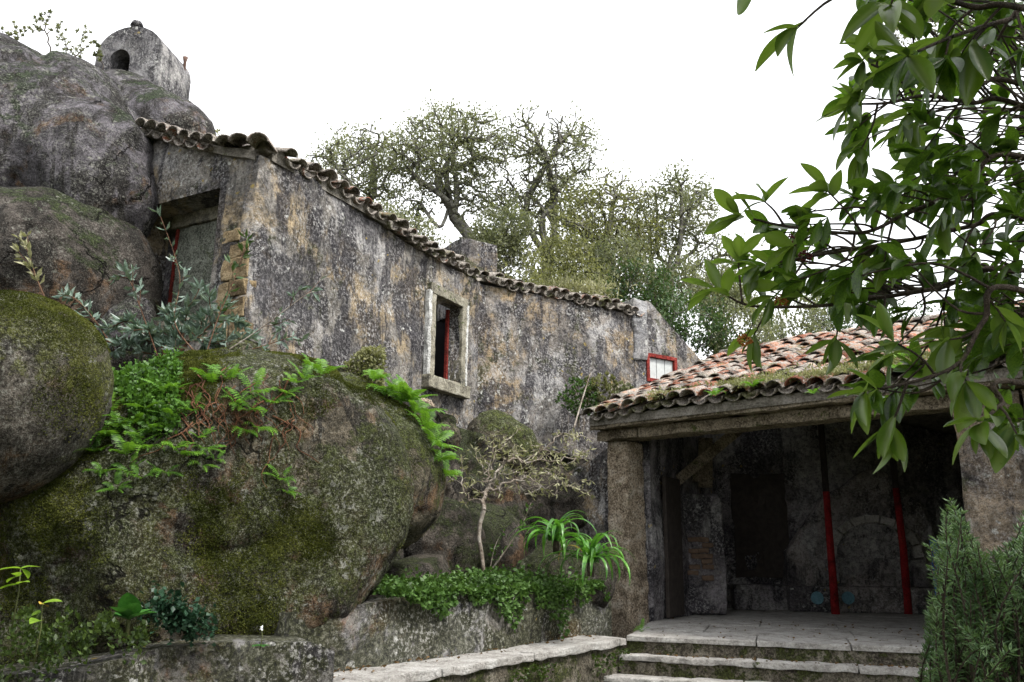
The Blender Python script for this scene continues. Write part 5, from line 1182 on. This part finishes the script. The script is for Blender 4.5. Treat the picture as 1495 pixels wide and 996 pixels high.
# foot of the boulder: weeds, rosette, dark ivy, white flower
rg = np.random.default_rng(230); n_ = 2600
xs = rg.uniform(-20, 215, n_); ys = np.interp(xs, [-20, 60, 120, 215], [880, 905, 900, 925]) + np.abs(rg.normal(0, 22, n_)) * np.interp(xs, [-20, 215], [2.6, .9]) + 14 * np.sin(xs * .11)
P = np.array([at(x, y, 4.85 + rg.normal(0, .12)) for x, y in zip(xs, ys)]); kk = fbm(P * 5, 3, 6) > -.15; P = P[kk]; n_ = len(P); patch('weed_bank', P, None, np.repeat(np.array([[0, -.4, .7]]), n_, 0), .035, 'weed', 'tangle of small weeds at the bottom left under the boulder', 'weeds', .6, 'stuff', seed=231)
n_ = 1100; xs = 262 + np.clip(rg.normal(0, 24, n_), -62, 50); ys = 900 + rg.normal(0, 13, n_) - 10 * np.sin((xs - 200) * .05) + 8 * np.sin(xs * .21); P = np.array([at(x, y, 5.25 + rg.normal(0, .05)) for x, y in zip(xs, ys)])
patch('dark_ivy', P, None, np.repeat(np.array([[.2, -.8, .1]]), n_, 0), .036, 'ivy_d', 'patch of dark ivy on the ledge under the boulder', 'ivy', .9, 'stuff', seed=232)
def flat_leaf(name, L, w, mat, n=8, cup=.25, bend=.5, pw=.8):
    V, Fc = [], []
    for k in range(n + 1):
        t = k / n; ww = w * math.sin(math.pi * min(1, max(.02, t) ** pw)) ** .72 if 0 < k < n else .002
        z = -bend * L * t * t * .5
        V += [[-ww, L * t, z + cup * ww], [-ww * .5, L * t, z + cup * ww * .25], [0, L * t, z], [ww * .5, L * t, z + cup * ww * .25], [ww, L * t, z + cup * ww]]
    for k in range(n):
        for j in range(4): i = k * 5 + j; Fc.append([i, i + 1, i + 6, i + 5])
    return np_mesh(name, np.array(V), np.array(Fc), mat, True)
RO_ = flat_leaf('leaf', .16, .055, M['roset']); ros = at(188, 905, 5.0)
t = thing('rosette_plant', 'low plant with broad round glossy green leaves at the boulder foot', 'plant', ros)
for k, (a, ti, s) in enumerate(((.4, .9, 1.0), (-.5, .7, 1.1), (1.3, .5, 1.0), (-1.2, .4, .9), (-2.0, .5, .8), (2.2, .6, .9), (.0, 1.2, 1.15))):
    o = link('leaf', RO_, t, (0, 0, 0), (ti, 0, math.pi + a + 0.2)); o.scale = (s, s, s)
add('stem', *tube_path([ros - Z * .1, ros], [.012, .012], 6), M['stem'], t)
LI = flat_leaf('leaf', .11, .026, M['limeleaf']); DL = flat_leaf('leaf', .10, .028, M['dryleaf'])
for k, (x, y, n_, me_, lab) in enumerate(((30, 830, 7, LI, 'lime green leafy seedling at the left edge under the boulder'), (62, 882, 4, LI, 'seedling with one yellow leaf at the bottom left'))):
    p = at(x, y, 4.5); t = thing('seedling', lab, 'seedling', p - Z * .3, 'seedlings'); rg = np.random.default_rng(240 + k)
    add('stem', *tube_path([p - Z * .3, p - Z * .12 + np.array([.01, 0, 0]), p], [.004, .0035, .003], 5), M['stem'], t)
    for i in range(n_):
        o = link('leaf', DL if (k == 1 and i == 0) else me_, t, np.array([rg.normal(0, .01), 0, .3 - .04 * (i % 3)]), (rg.uniform(-.3, .5), rg.normal(0, .3), 2 * math.pi * i / n_ + rg.uniform(-.3, .3))); o.scale = (rg.uniform(.8, 1.2),) * 3
p = at(382, 917, 5.0); t = thing('white_flower', 'single tiny white flower at the foot of the boulder', 'flower', p - Z * .12)
add('stem', *tube_path([p - Z * .12, p - Z * .05 + [.008, 0, 0], p], [.003, .0025, .002], 5), M['stem'], t)
PE = flat_leaf('petal', .015, .005, M['white'], 4, .1, .2)
for i in range(5): link('petal', PE, t, Z * .12, (1.2 * math.cos(i), .2, 2 * math.pi * i / 5))
for i in range(5): link('leaf', RO_, t, Z * .02, (.3, 0, 2 * math.pi * i / 5), .35)

# ------------------------------------------------------------------ needle-leaved shrub at the lower right
rg = np.random.default_rng(300); b0 = at(1455, 1080, 3.9); b0[2] = max(0, b0[2] - .4)
t = thing('needle_shrub', 'dense dark green needle-leaved shrub at the lower right before the pillar', 'shrub', b0)
SA, SB, SRa, SRb, NP, ND = [], [], [], [], [], []
for k in range(440):
    x = rg.uniform(1356, 1590); topy = np.interp(x, [1350, 1365, 1385, 1400, 1430, 1455, 1480, 1500, 1600], [800, 780, 722, 735, 800, 810, 770, 740, 730]) + abs(rg.normal(0, 1)) * 62 + (rg.uniform(0, 160) if rg.uniform() < .6 else 0)
    Y = 3.8 + rg.normal(0, .22); tip = at(x, topy, Y); foot = b0 + (tip - b0) * .35 + rg.normal(0, .1, 3); foot[2] = min(foot[2], tip[2] - .35)
    q = smooth_path([foot, (foot + tip) / 2 + rg.normal(0, .06, 3), tip], 9)
    SA += list(q[:-1]); SB += list(q[1:]); w_ = np.linspace(.008, .002, 9); SRa += list(w_[:-1]); SRb += list(w_[1:])
    m_ = 95; f_ = rg.uniform(.25, 1, m_) ** .8 * 8; i = np.minimum(f_.astype(int), 7); pp = q[i] + (q[i + 1] - q[i]) * (f_ - i)[:, None]; dd = nrm(q[i + 1] - q[i])
    sd = nrm(np.cross(dd, rg.normal(0, 1, (m_, 3)))); NP.append(pp); ND.append(dd * .75 + sd)
add('stems', *tubes(SA, SB, SRa, SRb, 4), M['bark_d'], t)
add('foliage', *leaf_cloud(np.vstack(NP), np.vstack(ND), .036, rg, .2, .2, .15), M['rose'], t)

# ------------------------------------------------------------------ laurel branches overhead at the right
LM = [flat_leaf('leaf', .118, .022, M['laurel'], 9, .35, .35, 1.08), flat_leaf('leaf', .105, .0225, M['laurel'], 9, .25, .7, 1.0), flat_leaf('leaf', .128, .022, M['laurel'], 9, .45, .15, 1.15)]
trunkp = np.array([3.1, 2.9, 0.0])
tree = thing('laurel_tree', 'overhanging laurel tree with large glossy leaves reaching in from the right', 'tree', trunkp)
add('trunk', *tube_path(smooth_path([trunkp - Z * .2, trunkp + [.05, 0, 1.2], trunkp + [-.05, -.1, 2.6], trunkp + [.1, 0, 4.2]], 24), np.linspace(.16, .07, 24), 10), M['bark_d'], tree)
limbs = [  # (pixel path, depth at tip, depth at frame edge, start height on the trunk, rosettes (fraction list), name)
    ([(1272, 94), (1300, 104), (1360, 118), (1430, 122), (1495, 124)], 2.0, 2.2, 2.9, [(0, 0, 8), (.12, 1, 7), (.25, -1, 7), (.45, 1, 6), (.6, -1, 6), (.8, 1, 6)]),
    ([(1258, 152), (1300, 150), (1350, 140), (1420, 150), (1495, 155)], 2.1, 2.3, 2.7, [(0, 0, 8), (.15, -1, 7), (.35, 1, 6), (.55, -1, 6), (.75, 1, 5)]),
    ([(1100, 320), (1158, 332), (1257, 340), (1322, 313), (1410, 275), (1495, 229)], 2.2, 2.2, 2.4, [(0, 0, 8), (.17, 1, 6), (.30, -1, 6), (.42, 1, 7), (.55, -1, 6), (.66, 1, 6), (.78, -1, 6), (.9, 1, 6)]),
    ([(1062, 432), (1100, 447), (1192, 447), (1260, 438), (1370, 421), (1495, 395)], 2.4, 2.4, 2.1, [(0, 0, 7), (.15, 1, 6), (.28, -1, 6), (.42, 1, 6), (.56, -1, 6), (.7, 1, 6), (.85, -1, 6)]),
    ([(1125, 385), (1180, 375), (1240, 365), (1330, 350), (1420, 330), (1495, 320)], 2.3, 2.3, 2.3, [(0, 0, 7), (.2, -1, 6), (.36, 1, 6), (.5, -1, 6), (.64, 1, 6), (.82, -1, 7)]),
    ([(1285, 568), (1352, 552), (1403, 527), (1437, 468), (1495, 425)], 1.9, 2.0, 1.9, [(0, 0, 8), (.15, -1, 8), (.3, 1, 6), (.5, -1, 6), (.68, 1, 6), (.85, -1, 6)]),
    ([(1440, 610), (1462, 590), (1495, 560)], 1.8, 1.9, 1.8, [(0, 0, 8), (.45, -1, 8)]),
    ([(1130, -22), (1240, -16), (1340, -14), (1420, 10), (1520, 20)], 1.5, 1.7, 3.2, [(.02, 0, 3), (.26, -1, 4), (.45, -1, 6), (.6, 1, 7), (.75, -1, 7), (.9, -1, 6)]),
    ([(1340, 75), (1400, 50), (1470, 30), (1540, 20)], 1.6, 1.8, 3.1, [(0, 0, 7), (.3, -1, 7), (.55, -1, 7), (.8, -1, 5)])]
leaf_n = 0; LV, LF = [], []
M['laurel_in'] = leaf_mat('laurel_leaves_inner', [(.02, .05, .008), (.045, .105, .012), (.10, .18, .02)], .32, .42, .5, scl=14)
LC_ = []
for me_ in LM:
    co = np.empty(len(me_.vertices) * 3, np.float32); me_.vertices.foreach_get('co', co); LC_.append((np.c_[co.reshape(-1, 3), np.ones(len(me_.vertices))], np.array([list(p.vertices) for p in me_.polygons])))
def put_leaf(m4, parent):
    global leaf_n
    i = int(rgL.integers(3))
    if parent is not None and leaf_n < 298:
        o = bpy.data.objects.new('leaf', LM[i]); COL.objects.link(o); o.parent = parent; o.matrix_basis = m4; leaf_n += 1
    else:
        c, f = LC_[i]; LF.append(f + sum(map(len, LV))); LV.append(c @ np.array(m4).T[:, :3])
rgL = np.random.default_rng(404); LIMB = []
for li, (pth, y0, y1, hz, ros_) in enumerate(limbs):
    m = len(pth); ctrl = [at(x, y, y0 + (y1 - y0) * i / (m - 1)) for i, (x, y) in enumerate(pth)]
    end = trunkp + Z * hz; ctrl = ctrl + [ctrl[-1] * .45 + end * .55 + np.array([0, 0, .02]), end]
    q = smooth_path(ctrl, 60); vis = int(60 * (m - 1) / (m + 1))
    LIMB.append(q)
    br = add('branch', *tube_path(q, np.interp(np.arange(60), [0, vis, vis + 8, 59], [.003, .008, .013, .035]), 6), M['bark_d'], tree)
    for fr, side, nl in ros_:
        i = int(fr * vis); base = q[i]; T_ = nrm(q[max(0, i - 2)] - q[i + 2])
        vd = nrm(base - EYE)
        if side == 0: tipd = T_; L = .04
        else:
            sdv = nrm(np.cross(vd, T_)) * side; tipd = nrm(T_ * rgL.uniform(.4, 1.0) + sdv * rgL.uniform(.5, 1.0) + vd * rgL.normal(0, .35)); L = rgL.uniform(.06, .16)
        tip = base + tipd * L
        if side: 
            V, Fq = tube_path(smooth_path([base, (base + tip) / 2 + rgL.normal(0, .006, 3), tip], 7), np.linspace(.004, .0022, 7), 5); tw = add('twig', V, Fq, M['bark_d'], tree)
        x = nrm(np.cross(tipd, rgL.normal(0, 1, 3))); yv = np.cross(tipd, x)
        for k in range(nl):
            a = 2 * math.pi * k / nl + rgL.uniform(-.4, .4); op = rgL.uniform(.45, 1.15)
            f = nrm(tipd * math.cos(op) + (x * math.cos(a) + yv * math.sin(a)) * math.sin(op) - Z * rgL.uniform(.05, .45))
            r = nrm(np.cross(f, Z + rgL.normal(0, .35, 3))); u = np.cross(r, f)
            if u[2] < 0: r, u = -r, -u
            s = rgL.uniform(.62, 1.02) * (1.2 if li >= 7 else 1.0)
            p = tip - tipd * rgL.uniform(0, .05) if k > nl // 2 else tip
            put_leaf(frame(r * s * rgL.uniform(.82, 1.2), f * s, u * s * rgL.uniform(.4, 1.7), p), br)
# the deeper layer of leaves towards the trunk: small twigs with whorls of leaves
LIMB = np.vstack(LIMB)
ZONES = [((1215, 1500, 75, 215), 34, lambda x, y: True), ((1075, 1500, 270, 470), 80, lambda x, y: y > 330 - (x - 1075) * .28 and y < 440 + (x - 1075) * .12), ((1340, 1500, -25, 90), 30, lambda x, y: True),
         ((1330, 1500, 200, 300), 26, lambda x, y: True), ((1255, 1380, 525, 585), 8, lambda x, y: True), ((1440, 1500, 560, 625), 6, lambda x, y: True), ((1395, 1500, 440, 540), 20, lambda x, y: True), ((1235, 1345, -30, 30), 6, lambda x, y: True), ((1520, 1950, -80, 560), 70, lambda x, y: True)]
zspots = []
for (x0, x1, yy0, yy1), n_, ok in ZONES:
    k = 0
    while k < n_:
        x, y = rgL.uniform(x0, x1), rgL.uniform(yy0, yy1)
        if ok(x, y): zspots.append((x, y)); k += 1
for x, y in zspots:
    Yd = rgL.uniform(2.0, 2.9); tip = at(x, y, Yd); tipd = nrm(np.array([-.8, rgL.normal(0, .5), rgL.normal(-.05, .35)])); b2 = LIMB[np.argmin(np.linalg.norm(LIMB - (tip - tipd * .22), axis=1))]
    add('twig', *tube_path(smooth_path([b2, b2 * .45 + (tip - tipd * .12) * .55 + rgL.normal(0, .012, 3), tip], 10), np.linspace(.0042, .002, 10), 5), M['bark_d'], tree)
    xx = nrm(np.cross(tipd, rgL.normal(0, 1, 3))); yv = np.cross(tipd, xx)
    for j in range(int(rgL.integers(5, 8))):
        a = rgL.uniform(0, 2 * math.pi); op = rgL.uniform(.4, 1.2); f = nrm(tipd * math.cos(op) + (xx * math.cos(a) + yv * math.sin(a)) * math.sin(op) - Z * rgL.uniform(.0, .45))
        r = nrm(np.cross(f, Z + rgL.normal(0, .4, 3))); u = np.cross(r, f)
        if u[2] < 0: r, u = -r, -u
        s = rgL.uniform(.55, .92); put_leaf(frame(r * s * rgL.uniform(.85, 1.25), f * s, u * s, tip - tipd * rgL.uniform(0, .06)), None)
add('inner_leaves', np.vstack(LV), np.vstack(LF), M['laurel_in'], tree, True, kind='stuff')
# unseen canopy added above and behind the camera to cut the sky light
rgC = np.random.default_rng(505); cc_ = np.array([-.5, -2.2, 6.0])
P = crown_pts(cc_, np.array([6.5, 4.2, 1.5]), 16000, rgC, .3, 1.0); P = P[P[:, 2] > 4.2]
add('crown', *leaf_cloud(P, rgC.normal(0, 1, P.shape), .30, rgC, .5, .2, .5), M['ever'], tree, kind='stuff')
for e_ in ((-4, -2.5, 6), (-1, -3.5, 6.2), (1, -.8, 5.8), (4.5, -2, 6.2)):  # limbs added out of view to carry the canopy
    add('unseen_limb', *tube_path(smooth_path([trunkp + Z * 3.6, trunkp * .5 + np.array(e_) * .5 + Z * 1.0, np.array(e_, float)], 20), np.linspace(.08, .02, 20), 7), M['bark_d'], tree)
print('laurel leaves', leaf_n)
def berry_mesh(mat, seed):
    rg = np.random.default_rng(seed); V, Fc = [], []; bm = bmesh.new(); bmesh.ops.create_icosphere(bm, subdivisions=1, radius=1.0)
    bv = np.array([v.co[:] for v in bm.verts]); bf = np.array([[v.index for v in f.verts] for f in bm.faces]); bm.free()
    for k in range(60):
        c = nrm(rg.normal(0, 1, 3)) * rg.uniform(.3, 1) ** .4 * np.array([.024, .024, .019]); V.append(bv * rg.uniform(.0028, .0042) + c); Fc.append(bf + 12 * k)
    return np_mesh('berry_cluster', np.vstack(V), np.vstack(Fc), mat, True)
for k, (x, y, Y, mt) in enumerate(((1087, 497, 2.4, 'berry'), (1140, 440, 2.4, 'berry'), (1152, 352, 2.25, 'berry_r'), (1175, 375, 2.3, 'berry_r'))):
    c = at(x, y, Y); o = link('berry_cluster', berry_mesh(M[mt], k), loc=c); o.parent = tree; o.matrix_parent_inverse = Matrix.Translation(-Vector(trunkp))
    up = at(x + 20, y - 45, Y); add('berry_stalk', *tube_path(smooth_path([c, (c + up) / 2 + [.005, 0, .005], up], 6), [.002] * 6, 4), M['bark_d'], tree)

# fallen leaves and grit on the slabs
M['litter'] = leaf_mat('leaf_litter', [(.04, .022, .010), (.11, .065, .03), (.22, .15, .07)], .8, .1, .15, scl=30, big=.2)
rg = np.random.default_rng(600); P = []
for k in range(420):
    m_ = rg.uniform()
    if m_ < .4: q = CA + cd * rg.uniform(1.2, LC) + cn * abs(rg.normal(.42, .12)); P.append([*(CA + cd * np.dot(q - CA, cd) + cn * min(.43, np.dot(q - CA, cn))), FZ - .012])
    elif m_ < .7: q = FL0 + fd * rg.uniform(.1, 3.6) + fn * rg.uniform(.03, 2.5); P.append([*q, FZ + .008])
    else: q = FL0 + fd * rg.uniform(-.1, 3.6) - fn * rg.uniform(.0, .16); P.append([*q, FZ - .16])
P = np.array(P); D = rg.normal(0, 1, P.shape); D[:, 2] = np.abs(D[:, 2]) * .15
patch('leaf_litter', P, None, D, .035, 'litter', 'scattered fallen leaves on the slabs and steps', 'leaves', .5, 'stuff', seed=601, jit=.05)
